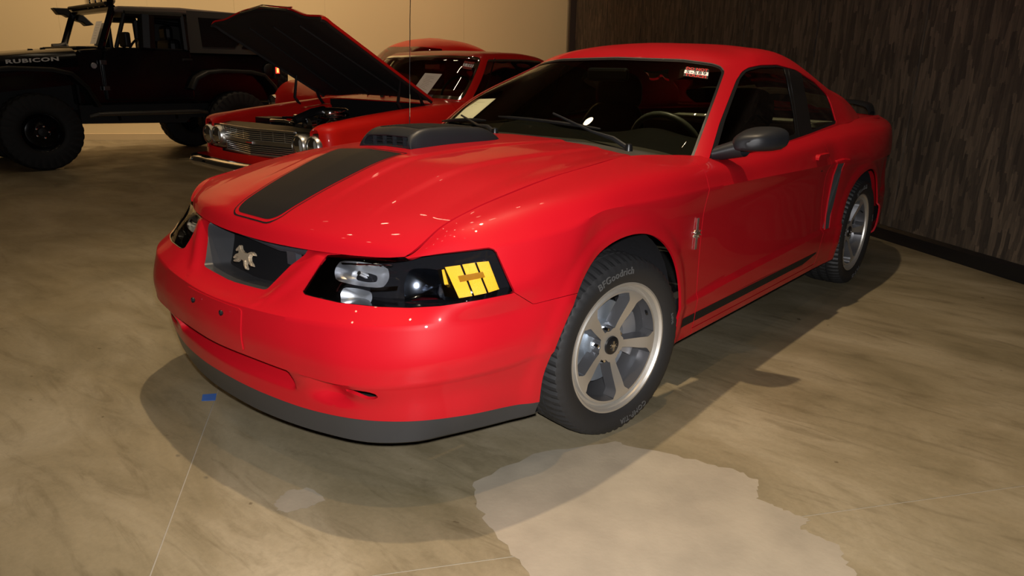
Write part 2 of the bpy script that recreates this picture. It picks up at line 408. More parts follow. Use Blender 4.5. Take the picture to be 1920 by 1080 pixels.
struct(MB().prism([(-7, -9), (CORU+.1, -9), (CORU+.1, WALLV+.1), (-7, WALLV+.1)], lambda u, v: uv(u, v, CEILZ+.12), lambda u, v: uv(u, v, CEILZ)).obj('ceiling', CEIL, smooth=False))
# blue tape scrap on the joint
t = MB(); q = [flr(*p) for p in ((380, 740), (406, 738), (404, 751), (378, 752))]
t.prism(q, lambda x, y: (x, y, .0002), lambda x, y: (x, y, .0010)); tag(t.obj('floor_tape', mat('blue_masking_tape', (.03, .12, .42), .6), smooth=False), 'small blue tape scrap stuck on the concrete in front of the red car', 'tape')

# ================================================================= the red coupe in front
CAR = root('sports_coupe', 'bright red two-door sports coupe with black bonnet stripe and raised black scoop, nearest the viewer', 'car')
TW = (-.054, .340, .386); RW = (2.50, .322, .387)
# rows 0..10 x columns 0..23 (front centre -> round the corner -> side -> tail centre)
FR = [
 [(0,-.955,.180),(.2,-.940,.176),(.40,-.893,.172),(.545,-.832,.17),(.635,-.745,.17),(.69,-.645,.175),(.755,-.52,.185),(.825,-.40,.205)],
 [(0,-.972,.262),(.2,-.957,.257),(.40,-.912,.25),(.548,-.85,.25),(.655,-.762,.25),(.742,-.63,.25),(.80,-.50,.252),(.855,-.40,.257)],
 [(0,-.975,.320),(.2,-.960,.320),(.40,-.922,.315),(.548,-.862,.31),(.660,-.778,.312),(.752,-.648,.325),(.818,-.52,.335),(.872,-.41,.345)],
 [(0,-1.0,.385),(.2,-.986,.385),(.40,-.95,.378),(.545,-.898,.372),(.665,-.806,.376),(.765,-.68,.39),(.838,-.55,.41),(.893,-.42,.435)],
 [(0,-1.003,.46),(.2,-.990,.46),(.40,-.955,.46),(.556,-.898,.458),(.683,-.80,.46),(.785,-.67,.47),(.852,-.54,.49),(.903,-.41,.51)],
 [(0,-.994,.535),(.2,-.980,.538),(.40,-.942,.543),(.556,-.880,.548),(.677,-.786,.552),(.780,-.66,.56),(.850,-.53,.575),(.908,-.40,.59)],
 [(0,-.930,.562),(.2,-.920,.572),(.38,-.898,.597),(.545,-.842,.603),(.665,-.758,.61),(.802,-.668,.628),(.868,-.525,.645),(.902,-.38,.66)],
 [(0,-.885,.630),(.2,-.877,.635),(.385,-.858,.650),(.522,-.825,.658),(.652,-.752,.665),(.792,-.645,.698),(.869,-.492,.708),(.900,-.365,.722)],
 [(0,-.848,.690),(.2,-.842,.694),(.37,-.822,.700),(.502,-.795,.706),(.637,-.742,.712),(.775,-.636,.752),(.856,-.485,.774),(.892,-.355,.790)],
 [(0,-.81,.695),(.2,-.805,.699),(.37,-.785,.705),(.50,-.745,.715),(.630,-.737,.720),(.720,-.645,.790),(.785,-.50,.831),(.822,-.38,.855)],
 [(0,-.76,.70),(.2,-.755,.702),(.37,-.745,.706),(.50,-.725,.716),(.624,-.731,.727),(.667,-.64,.802),(.688,-.52,.844),(.701,-.40,.870)],
]
YS = [-.2, 0, .24, .48, .9, 1.35, 1.78, 1.93, 2.06, 2.25, 2.573, 2.95, 3.3]
def I(x, xs, ys): return float(np.interp(x, xs, ys))
for y in YS:
    zc = .402+(y-.52)*.026; ze = .811-(y-.48)*.018
    q = I(y, [1.93, 2.06, 2.573, 2.95, 3.3], [0, .024, .040, .002, -.03])      # rear quarter swell
    f = I(y, [-.2, 0, .24, .48, .9], [.6, .95, 1, .5, 0])                              # front fender swell
    lo = I(y, [-.2, 0, .24, .48], [.85, .6, .2, 0])
    g = I(y, [2.0, 2.573, 3.3], [0, .6, 1])
    bx = [.858, .882, .889, .893, .894, .874, .866, .873, .892, .858+f*.006, None]
    bz = [.213+g*.06, .235+g*.06, .285+g*.03, .335+g*.02, zc-.016, zc+.004, .60, .735, ze, I(y, [-.2, 0, .24, .48, .9, 1.35, 1.78, 2.573, 3.3], [.876, .889, .896, .886, .862, .872, .888, .912, .915]), None]
    add = [0, 0, .0, .0, .01, .035, .044, .036, .022, .0, 0]
    for i in range(10):
        x = bx[i]+max(f, 0)*add[i]*.95+q*(.9 if i in (5, 6, 7) else .75 if i == 8 else .5 if i in (3, 4) else .3)
        if i == 9: x -= I(y, [-.2, 0, .24, .48], [.012, .008, .004, .0])
        if y >= 3.29: x -= .06
        FR[i].append((x, y, bz[i]))
    FR[10].append({-.2: (.714, -.2, .904), 0: (.714, 0, .921), .24: (.701, .24, .933), .48: (.738, .48, .922), .9: (.806, .9, .893), 1.35: (.808, 1.35, .912), 1.78: (.80, 1.78, .934), 1.93: (.796, 1.93, .943), 2.06: (.79, 2.06, .950), 2.25: (.782, 2.25, .960), 2.573: (.765, 2.573, .974), 2.95: (.745, 2.95, .980), 3.3: (.705, 3.3, .977)}[y])
tail = [[(.73,3.47,.30),(.52,3.60,.29),(0,3.64,.28)],[(.74,3.50,.33),(.54,3.62,.32),(0,3.67,.31)],[(.745,3.52,.38),(.55,3.64,.37),(0,3.70,.36)],[(.75,3.53,.43),(.555,3.65,.43),(0,3.71,.43)],
 [(.75,3.535,.48),(.56,3.655,.48),(0,3.715,.48)],[(.75,3.53,.54),(.56,3.65,.54),(0,3.70,.54)],[(.745,3.51,.62),(.55,3.62,.62),(0,3.67,.62)],[(.74,3.50,.74),(.55,3.61,.74),(0,3.66,.74)],
 [(.725,3.50,.84),(.54,3.61,.84),(0,3.66,.85)],[(.70,3.48,.925),(.53,3.60,.93),(0,3.65,.94)],[(.65,3.44,.965),(.48,3.55,.968),(0,3.60,.972)]]
for i in range(11): FR[i] += tail[i]
FR = np.array(FR)
for i_, kk in enumerate([.034, .034, .034, .034, .032, .028, .016, .006]):
    for j_, ww in ((1, .1), (2, .35), (3, .75), (4, 1), (5, .9), (6, .5), (7, .12)): FR[i_, j_] += (CAM-FR[i_, j_])*kk*ww
ust = [.011]*8+[.012]*4+[.018]*8+[.03]*3
vst = [.009]*10
A1, ri, ci = surf(FR, ust, vst, vbr=(1, 3, 5), sym0=True)
A2, _, _ = surf(FR, ust, vst, vbr=(1, 4, 5, 8), sym0=True)
A3, _, _ = surf(FR, ust, vst, vbr=(1, 3, 5, 8), sym0=True)
wt = (ss((ci-9.5)/1.8)*(1-ss((ci-14.8)/1.6)))[None, :, None]; A = A1*(1-wt)+A2*wt
wf = (ss((ci-4.6)/1.2)*(1-ss((ci-9.5)/1.8)))[None, :, None]; A = A*(1-wf*.8)+A2*0+wf*.8*A3
FA = A
# feature displacements
X = A.reshape(-1, 3); RI = np.repeat(ri, len(ci)); CI = np.tile(ci, len(ri))
x, y, z = X.T
for cy, cz, r in (TW, RW):
    d = np.hypot(y-cy, z-cz)-r
    side = ss((np.abs(x)-.70)/.12)
    X[:, 0] += side*.009*(1-ss((d-.018)/.050))*(z < .90)*ss((z-.1)/.2)
# lower intake: a recess under the bumper crease, ending in a rounded cheek
m = (1-ss((np.abs(X[:, 0])-.345)/.022))*(RI > 1)*(RI < 3)
e = np.clip((RI-1.75)/(3-1.75), 0, 1)
X[:, 1] += m*.070*np.where(RI < 1.75, 0, ss(e*1.6))*(RI < 2.999)
# step under the side crease
m = ss((CI-3.4)/.7)*(CI < 8)*(RI < 2.9995)*ss((RI-1.2)/1.2); X[:, 0] -= m*.0045*ss((CI-4)/1.5); X[:, 1] += m*.0035*(1-ss((CI-5)/1.5))
# fog-lamp scoop
m = np.exp(-((X[:, 0]-.500)/.062)**2)*ss((RI-1.5)/.6)*(RI < 2.999)*(CI < 6)
X[:, 1] += m*.034; X[:, 0] -= m*.012
# ribs either side of the nose opening
t_ = np.clip((X[:, 2]-.560)/.13, 0, 1); xr = .228+.122*t_
m = np.exp(-((X[:, 0]-xr)/.030)**2)*ss((X[:, 2]-.545)/.03)*(1-ss((X[:, 2]-.700)/.012))*(CI < 4.5)*(RI > 5) ; X[:, 1] -= m*.010
m = np.exp(-((X[:, 2]-.553)/.012)**2)*(np.abs(X[:, 0]) < .215)*(CI < 4)*(RI > 5); X[:, 1] -= m*.004
FV, FF = gridmesh(A, ri, ci, flip=False)
FV[:, :3] = X
nrm = normals(FV, FF)
if nrm[(np.abs(FV[:, 1]-1.2) < .2)][:, 0].mean() < 0: FF = [tuple(reversed(q)) for q in FF]
def yz(V): return np.asarray(V)[:, 1:3]
LAMP = [(567.6,545.4),(583,521.5),(602,493),(614,477),(640.6,476),(684,478),(752,479),(764,485.5),(827.5,476),(899,467),(916,464.7),(928,468.7),(935,483),(947,509.5),(965,548),(957,550.7),(899,562),(827.5,573),(767.6,576.6),(707.7,574.6),(636,567),(588,556),(571,551.4)]
GRIL = [(378,405),(377,438),(377,472),(380,488),(386,498.6),(404,512),(439,528.7),(475,538.5),(494,543),(501,542),(528,514.6),(545.6,497),(561.6,485.4),(572,477),(576,470),(600,440),(480,400)]
front = FV[:, 1] < .2
def fsd(V, poly):  # signed pixel distance, front half only
    s = sdp(img(V), poly); s[np.asarray(V)[:, 1] > -.2] = -50; return s
V, F = clip(FV, FF, np.hypot(FV[:, 1]-TW[0], FV[:, 2]-TW[1])-TW[2])
V, F = clip(V, F, np.hypot(V[:, 1]-RW[0], V[:, 2]-RW[1])-RW[2])
LV, LF = clip(FV, FF, fsd(FV, LAMP))                       # lens
V, F = clip(V, F, -fsd(V, LAMP)-.8)
GV, GF = clip(FV, FF, fsd(FV, GRIL))
V, F = clip(V, F, -fsd(V, GRIL))
DUCT = [(645,728),(662,731),(690,735),(706,740),(710,745),(703,749),(688,749),(668,741),(650,734)]
V, F = clip(V, F, -fsd(V, rnd(DUCT, 4)))
# bumper cover / wing split
SEAM = [(955,540),(965,549),(1000,570.5),(1071,552.5),(1130,540),(1130,300),(300,250),(300,400),(560,470),(760,486),(930,470)]
s = sdp(img(V), SEAM); s[(V[:, 1] > -.30)] = 30; s[V[:, 3] < 3.2] = -50; s[(V[:, 1] > .3)] = 50
s[(V[:, 4] < 3.98)] = -50
BV, BF = clip(V, F, -s-.5)
V, F = clip(V, F, s-.5)
V1, F1 = clip(BV, BF, BV[:, 1]*-1-.1)
DV, DF = clip(V1, F1, 1.0-V1[:, 3]-.01); BV, BF = clip(V1, F1, V1[:, 3]-1.0)
lo_, lf_ = clip(FV, FF, FV[:, 1]+.1)
# wing, door, quarter, rear bumper
def line(P, a, b):  # signed distance right of a->b in (y,z)
    a = np.array(a); b = np.array(b); t = (b-a)/np.hypot(*(b-a)); q = yz(P)-a; return q[:, 0]*t[1]-q[:, 1]*t[0]
DF_ = .487
WV, WF = clip(V, F, DF_-.0025-V[:, 1])
V, F = clip(V, F, V[:, 1]-DF_-.0025)
def rearline(P): return np.interp(np.asarray(P)[:, 2], [.2, .28, .44, .78, .95], [1.82, 1.855, 1.912, 1.885, 1.80])-np.asarray(P)[:, 1]
ROCK = .262
s = np.minimum(rearline(V), V[:, 2]-ROCK)
DOV, DOF = clip(V, F, s-.0025)
V, F = clip(V, F, -s-.0025)
RKV, RKF = clip(V, F, np.minimum(ROCK-.0-V[:, 2]+.0, RW[0]-.3-V[:, 1]))
RKV, RKF = clip(V, F, np.minimum(ROCK+.0-V[:, 2], 1.93-V[:, 1]))
QV, QF = clip(V, F, -np.minimum(ROCK+.0-V[:, 2], 1.93-V[:, 1])-.0005)
TV, TF = clip(QV, QF, np.minimum(QV[:, 1]-3.22, .80-QV[:, 2])-.002)
QV, QF = clip(QV, QF, -np.minimum(QV[:, 1]-3.22, .80-QV[:, 2])-.002)
def both(V, F): return weld(*join((V, F), mirror(V, F)))
SK = dict(solid=.010)
bumper = mk('front_bumper', *both(BV, BF), RED, CAR, **SK)
mk('air_dam', *both(DV, DF), DAM, CAR, **SK)
mk('rear_bumper', *both(TV, TF), RED, CAR, **SK)
WINGS = [mk('front_wing', WV, WF, RED, CAR, **SK), mk('front_wing', *mirror(WV, WF), RED, CAR, **SK)]
DOORS = [mk('door', DOV, DOF, RED, CAR, **SK), mk('door', *mirror(DOV, DOF), RED, CAR, **SK)]
mk('rear_quarter', QV, QF, RED, CAR, **SK); mk('rear_quarter', *mirror(QV, QF), RED, CAR, **SK)
mk('sill', RKV, RKF, RED, CAR, **SK); mk('sill', *mirror(RKV, RKF), RED, CAR, **SK)
# black lip under the air dam
e = FA[0][ci <= 7.0]
L_ = MB(); pts = [tuple(p) for p in e[::4]]; pts = [(-a, b, c) for a, b, c in reversed(pts[1:])]+pts
for k in range(len(pts)-1): pass
Vv = []; Ff = []
for p in pts: Vv += [(p[0]*.999, p[1]+.001, p[2]+.003), (p[0]*.985, p[1]+.016, p[2]-.012), (p[0]*.94, p[1]+.06, p[2]-.008), (p[0]*.94, p[1]+.06, p[2]+.02)]
for k in range(len(pts)-1):
    for m_ in range(3): Ff.append((k*4+m_, k*4+m_+1, k*4+m_+5, k*4+m_+4))
mk('dam_lip', Vv, Ff, BLACK, CAR)

# ---- bonnet
seam = FA[-1][(ci >= 4) & (ci <= 10.05)]
sd = np.concatenate([[0], np.cumsum(np.linalg.norm(np.diff(seam, axis=0), axis=1))]); sd /= sd[-1]
def seamp(s): return np.array([np.interp(s, sd, seam[:, k]) for k in range(3)])
EDGE = np.array([(0,-.868,.706),(.12,-.866,.707),(.25,-.852,.709),(.36,-.830,.711),(.48,-.795,.714),(.57,-.758,.719),(.622,-.731,.727)])
COWL = np.array([(0,.42,.948),(.14,.415,.949),(.28,.40,.948),(.42,.37,.943),(.55,.335,.938),(.64,.295,.935),(.701,.24,.933)])
TT = np.array([0, .2, .4, .58, .77, .915, 1.])
SS = [0, .018, .05, .12, .22, .36, .52, .72, .88, 1.0]
def zc(y): return np.interp(y, [-.868,-.862,-.845,-.80,-.70,-.55,-.42,-.345,-.1,.15,.42], [.706,.728,.752,.783,.829,.886,.926,.943,.955,.956,.948])
HG = []
for s_ in SS:
    r = []
    sp = seamp(s_)
    for t, E_, C_ in zip(TT, EDGE, COWL):
        yy = E_[1]+(C_[1]-E_[1])*s_
        # slide so that the outermost column is the seam itself
        off = sp[1]-(EDGE[-1][1]+(COWL[-1][1]-EDGE[-1][1])*s_); yy += off*t**3
        x0 = E_[0]+(C_[0]-E_[0])*s_; x0 += (sp[0]-(EDGE[-1][0]+(COWL[-1][0]-EDGE[-1][0])*s_))*t
        zz0 = zc(yy-(E_[1]+.868)*(1-s_)); drop = (zc(sp[1]-(EDGE[-1][1]+.868)*(1-s_))-sp[2])
        zz = zz0-drop*t**2.6
        if s_ == 0: x0, yy, zz = E_
        if t == 1: x0, yy, zz = sp
        r.append((x0, yy, zz))
    HG.append(r)
HG = np.array(HG)
HA, hr, hc = surf(HG, .012, .012, sym0=True)
# power dome creases, running back from the nose
Hx, Hy = HA[..., 0], HA[..., 1]
g = ss((Hy+.80)/.35)
r1 = .215+.06*ss((Hy+.8)/1.0); r2 = .42+.06*ss((Hy+.8)/1.0)
HA[..., 2] += g*(.006*(1-ss((Hx-r1)/.028)) + .005*(1-ss((Hx-r2)/.03)) - .008*1)*(1-ss((Hx-.60)/.1))*1.0+0
HV, HF = gridmesh(HA, hr, hc)
if normals(HV, HF)[:, 2].mean() < 0: HF = [tuple(reversed(q)) for q in HF]
# inset from the wing seam and the lamps
HV, HF = clip(HV, HF, 5.83+.09*HV[:, 3]/9-HV[:, 4])
bonnet = mk('bonnet', *both(HV, HF), RED, CAR, solid=.009)
# underside fold of the nose
STR = [(437,401),(442,391),(560,320),(640,272.5),(675,275),(766,284.5),(751,289),(660,333),(560,388),(530,408),(512,415),(500,415.5),(470,409)]
def ssd(V, poly): return sdp(img(V), poly)
hs, hf = clip(HV, HF, ssd(HV, STR))
# stripe and pinstripe defined in plan so that both halves match
def planpoly(V, P): return sdp(np.asarray(V)[:, :2], P)
w0, w1 = .118, .178
ys0, ys1 = -.832, -.362
def trap(d):
    f_ = rnd([(-w0-d, ys0-d), (w0+d, ys0-d), (w1+d, ys1+d), (-w1-d, ys1+d)], .05, 6); g_ = rnd([(-w0-d, ys0-d), (w0+d, ys0-d), (w1+d, ys1+d), (-w1-d, ys1+d)], .005, 6); return f_[:14]+g_[14:]
IN = trap(0)
OU = rnd([(-w0-.014, ys0-.016), (w0+.014, ys0-.016), (w1+.016, ys1+.02), (-w1-.016, ys1+.02)], .04)
O2 = rnd([(-w0-.020, ys0-.022), (w0+.020, ys0-.022), (w1+.022, ys1+.026), (-w1-.022, ys1+.026)], .045)
a_, b_ = clip(HV, HF, planpoly(HV, IN)); mk('bonnet_stripe', *both(offset(a_, b_, .0012), b_), STRIPE, bonnet, label='satin black tapered bonnet stripe')
_hv, _hf = both(HV, HF); HT = bvh(_hv, _hf)
def ribbon(Pa, Pb, m, par, name):
    V = []; F = []
    def fine(P):
        P = [np.array(p) for p in P]; out = []
        for i in range(len(P)):
            a, b = P[i], P[(i+1) % len(P)]; n_ = max(1, int(np.hypot(*(b-a))/.01)) if i % 1 == 0 else 1
            out.append((a, b))
        return out
    A_, B_ = fine(Pa), fine(Pb)
    for (a0, a1), (b0, b1) in zip(A_, B_):
        n_ = max(1, int(np.hypot(*(a1-a0))/.012))
        for k_ in range(n_):
            for p in (a0+(a1-a0)*k_/n_, b0+(b1-b0)*k_/n_):
                h = HT.ray_cast(Vector((p[0], p[1], 2)), Vector((0, 0, -1))); z_ = h[0].z if h[0] else HT.find_nearest(Vector((p[0], p[1], .75)))[0].z
                V.append((p[0], p[1], z_+.0014))
    n_ = len(V)//2
    for i in range(n_): j = (i+1) % n_; F.append((2*i, 2*i+1, 2*j+1, 2*j))
    mk(name, V, F, m, par, smooth=False)
rp = trap
ribbon(rp(.0085), rp(.0125), STRIPE, bonnet, 'pinstripe')

# ---- shaker scoop through the bonnet
sc = []
for (yy, w_, h, zb) in [(-.292,.150,.000,.940),(-.297,.150,.018,.942),(-.285,.146,.043,.943),(-.262,.150,.058,.944),(-.15,.165,.070,.948),(-.03,.176,.064,.950),(.08,.178,.050,.951),(.13,.170,.030,.950),(.165,.150,.010,.949),(.172,.140,-.004,.948)]:
    r = []
    for a in np.linspace(0, 1, 9):
        if a < .6: xx = w_*(a/.6)*.84; zz = zb+h*(1-.06*(a/.6)**2)
        else:
            b = (a-.6)/.4*math.pi/2; xx = w_*(.84+.16*math.sin(b)); zz = zb+h*.94*math.cos(b)-.012*(1-math.cos(b))
        r.append((xx, yy, zz))
    sc.append(r)
SA, sr, sc_ = surf(np.array(sc), .010, .010, sym0=True)
SV, SF = gridmesh(SA, sr, sc_)
if normals(SV, SF)[:, 2].mean() < 0: SF = [tuple(reversed(q)) for q in SF]
op = np.array([(-.5, .952), (.128, .952), (.124, .985), (-.5, .985)])
mask = np.minimum(sdp(SV[:, [0, 2]], rnd([(-.128, .950), (.128, .950), (.121, .987), (-.121, .987)], .012)), -.262-SV[:, 1])
SV1, SF1 = clip(SV, SF, -mask)
scoop = mk('bonnet_scoop', *both(SV1, SF1), SATIN, CAR, solid=.006, label='satin black bonnet scoop with barred mouth')
b = MB(); b.box((0, -.20, .968), (.27, .006, .05)); b.obj('scoop_cavity', VOID, scoop, smooth=False); MB().box((0, -.232, .953), (.262, .058, .008)).obj('scoop_floor', VOID, scoop, smooth=False)
ti, tf = clip(SV, SF, sdp(SV[:, :2], rnd([(-.118, -.225), (.118, -.225), (.128, .06), (-.128, .06)], .01))); mk('scoop_top_panel', *both(offset(ti, tf, .0012), tf), mat('textured_black', (.006, .006, .006), .8, spec=.2), scoop)
for xx in (-.085, -.028, .028, .085): MB().box((xx, -.272, .969), (.005, .016, .040)).obj('scoop_bar', SATIN, scoop, smooth=False)
MB().box((0, -.268, .968), (.25, .012, .0045)).obj('scoop_bar', SATIN, scoop, smooth=False)
MB().box((0, -.262, .979), (.244, .010, .0035)).obj('scoop_bar', SATIN, scoop, smooth=False)

# ---- grille recess and horse badge
def rim(V, F, vec, name, m, parent):
    """wall from every open edge of a patch, pushed by vec(v)"""
    cnt = {}
    for q in F:
        for a, b in zip(q, q[1:]+q[:1]):
            k = (min(a, b), max(a, b)); cnt[k] = cnt.get(k, 0)+1; 
    W = [tuple(v[:3]) for v in V]; n = len(W); W += [tuple(np.array(v[:3])+vec(v)) for v in V]; G = []
    for q in F:
        for a, b in zip(q, q[1:]+q[:1]):
            if cnt[(min(a, b), max(a, b))] == 1 and not (abs(V[a][0]) < 1e-4 and abs(V[b][0]) < 1e-4): G.append((a, b, n+b, n+a))
    return mk(name, W, G, m, parent, smooth=True)
g2 = both(GV, GF)
grille = mk('grille', [(v[0]*.93, v[1]+.085, v[2]*.97+.012) for v in g2[0]], g2[1], GRB, CAR, label='matt black grille panel behind the nose opening')
rim(g2[0], g2[1], lambda v: np.array([-v[0]*.07, .085, -v[2]*.03+.012]), 'grille_surround', DAM, grille)
# running horse emblem (flat cast metal, seen from the front it runs to the left)
HORSE = [(-.98,.30),(-.90,.42),(-.80,.50),(-.70,.62),(-.60,.60),(-.45,.42),(-.20,.30),(.10,.28),(.38,.30),(.52,.40),(.70,.46),(.92,.40),(1.05,.28),(.86,.32),(.66,.30),(.60,.12),(.72,-.06),(.98,-.18),(1.12,-.30),(1.00,-.32),(.66,-.22),(.44,-.10),(.30,-.14),(.40,-.34),(.60,-.52),(.52,-.60),(.26,-.42),(.10,-.18),(-.12,-.14),(-.36,-.16),(-.56,-.34),(-.90,-.40),(-.94,-.30),(-.66,-.20),(-.52,-.04),(-.78,-.06),(-.98,-.24),(-1.06,-.16),(-.86,.06),(-.60,.16),(-.62,.32),(-.76,.36),(-.90,.22)]
def horse(name, c, size, m, parent, right, up, nrm_, th=.010, label=None):
    c, right, up, nrm_ = [np.array(v, float) for v in (c, right, up, nrm_)]
    s = MB(); s.prism(HORSE, lambda a, b: c+right*a*size+up*b*size, lambda a, b: c+right*a*size*.93+up*b*size*.93+nrm_*th)
    return s.obj(name, m, parent, smooth=False, label=label, bevel=.0015)
horse('horse_badge', (0, -.868, .632), .058, GOLDM, CAR, (1, .0, 0), (0, .35, .94), (0, -.94, .35), .012, 'chrome running horse badge in the grille')
# radiator hardware glimpsed above the grille panel
s = MB(); s.box((.10, -.79, .685), (.22, .03, .03)); s.tube([(-.2, -.80, .69), (.1, -.80, .672), (.32, -.80, .69)], .012); s.box((.17, -.80, .655), (.05, .02, .05)); s.obj('bonnet_latch', mat('latch_metal', (.10, .10, .12), .4, metal=.6), CAR, smooth=False)

# ---- licence plate pad and screws
def onF(zv, xv):   # y of the fascia at (x,z) on the front
    m_ = (FV[:, 4] < 4.2) & (FV[:, 3] < 5.2); q = FV[m_]; return q[np.argmin((q[:, 0]-abs(xv))**2+(q[:, 2]-zv)**2)][1]
pad, pf = clip(FV, FF, np.minimum(np.minimum(.172-FV[:, 0], FV[:, 2]-.397), .530-FV[:, 2])); pad, pf = clip(pad, pf, -.5-pad[:, 1])
pd = mk('plate_pad', *both(offset(pad, pf, .0035), pf), RED, bumper, solid=.008)
for sx in (-.089, .089):
    s = MB(); s.lathe([(.0, -.004), (.006, -.003), (.0085, .0), (.0085, .004)], (sx, onF(.505, sx)-.015, .505), axis='y', n=14); s.obj('screw', BLACK, bumper)
# fog duct cavity, lower intake slot
for k in (-1, 1): MB().box((k*.505, -.790, .335), (.13, .02, .09)).obj('duct_cavity', VOID, CAR, smooth=False)

# ---- head lamps
def lamp_unit(mx):
    f = (lambda V, F: mirror(V, F)) if mx else (lambda V, F: (V, F))
    k = -1 if mx else 1
    INW = np.array([-.052, .070, -.004]); hv = LV.copy(); hv[:, :3] += INW
    base = mk('headlamp', *f(hv, LF), HOUS, CAR, label='black-backed headlamp with clear lens')
    W = f(np.asarray(LV), LF); N_ = normals(LV, LF); dd = {tuple(np.round(f(np.array([v]), [])[0][0][:3], 5)): n for v, n in zip(LV, N_)}
    def vec(v):
        return INW*np.array([k, 1, 1])
    rim(W[0], [tuple(q) for q in W[1]], vec, 'lamp_bezel', HOUS, base)
    mk('lens', *f(offset(LV, LF, -.002), LF), LENS, base)
    idx = img(LV)
    def P(px, py, dep=-.04):
        i = np.argmin(np.hypot(idx[:, 0]-px, idx[:, 1]-py)); return np.array(LV[i][:3])+N_[i]*dep, N_[i]
    # reflectors: concave bowls
    def bowl(px, py, rx, ry, name, m, dep=-.026, curve=.6, clipx=None):
        c, n0 = P(px, py, dep); n = np.array([.28, -.94, .15])*.4+n0*.6; n /= np.linalg.norm(n); r_ = np.cross([0, 0, 1], n); r_ /= np.linalg.norm(r_); u_ = np.cross(n, r_)
        V = []; F = []; NR, NA = 7, 36
        for i in range(NR+1):
            for j in range(NA):
                a = 2*math.pi*j/NA; q = i/NR; sq = 1/ max(abs(math.cos(a)), abs(math.sin(a)))**.55
                p = c+(r_*math.cos(a)*rx+u_*math.sin(a)*ry)*q*sq+n*(curve*rx*(q*q-1)*.8); V.append((p[0]*k, p[1], p[2]))
        for i in range(NR):
            for j in range(NA): F.append((i*NA+j, i*NA+(j+1) % NA, (i+1)*NA+(j+1) % NA, (i+1)*NA+j))
        o = mk(name, V, F, m, base)
        return c, n
    c, n = bowl(670, 506, .092, .034, 'main_reflector', REFL, dep=-.030)
    s = MB(); s.tube([np.array([p[0]*k, p[1], p[2]]) for p in (c-n*.025, c+n*.012)], [.008, .006], 12); s.obj('bulb', CHROME, base)
    bowl(660, 550, .052, .022, 'lower_reflector', REFL, dep=-.024)
    bowl(792, 533, .070, .052, 'dipped_reflector', mat('blue_grey_reflector', (.30, .34, .42), .10, metal=1), dep=-.038, curve=.5)
    # amber side reflector in three bands
    T_ = bvh(LV, LF)
    def patchpx(q, name, m, dep, n=8, label=None):
        V = []; F = []
        for i in range(n+1):
            for j in range(n+1):
                u, v = i/n, j/n; p = np.array(q[0])*(1-u)*(1-v)+np.array(q[1])*u*(1-v)+np.array(q[2])*u*v+np.array(q[3])*(1-u)*v
                h = castpx(T_, *p); 
                if h is None: h = P(p[0], p[1], 0)
                nn = h[1] if h[1]@(CAM-h[0]) > 0 else -h[1]; w_ = h[0]+nn*dep; V.append((w_[0]*k, w_[1], w_[2]))
        for i in range(n):
            for j in range(n): a_ = i*(n+1)+j; F.append((a_, a_+1, a_+n+2, a_+n+1))
        return mk(name, V, F, m, base, solid=.003, label=label)
    band = [[(833,500),(862,496),(886,554),(860,558)],[(866,495),(890,491.5),(914,549),(890,553.5)],[(894,491),(917,489),(938,542),(918,548)]]
    for q in band:
        patchpx(q, 'amber_reflector', AMBER, -.006, label='amber reflector band')
    patchpx([(858,517),(906,509),(910,519),(862,528)], 'amber_centre', AMBERD, -.0035, n=4)
    patchpx([(817,503),(833,500),(858,556),(830,553)], 'bulb_shield', CHROME, -.016, n=5); patchpx([(826,504),(830,503),(838,530),(831,531)], 'amber_bulb', AMBER, -.012, n=3)
    patchpx([(630,484),(735,484),(732,489),(634,489)], 'top_reflector', CHROME, -.02, n=6); patchpx([(690,536),(742,533),(740,541),(690,543)], 'reflector_shelf', CHROME, -.018, n=5)  # small chrome facets added for brighter flash glints, here and below
    patchpx([(640,571),(700,577),(700,575.6),(640,569.6)], 'lower_glint_strip', CHROME, -.004, n=8)
lamp_unit(False); lamp_unit(True)

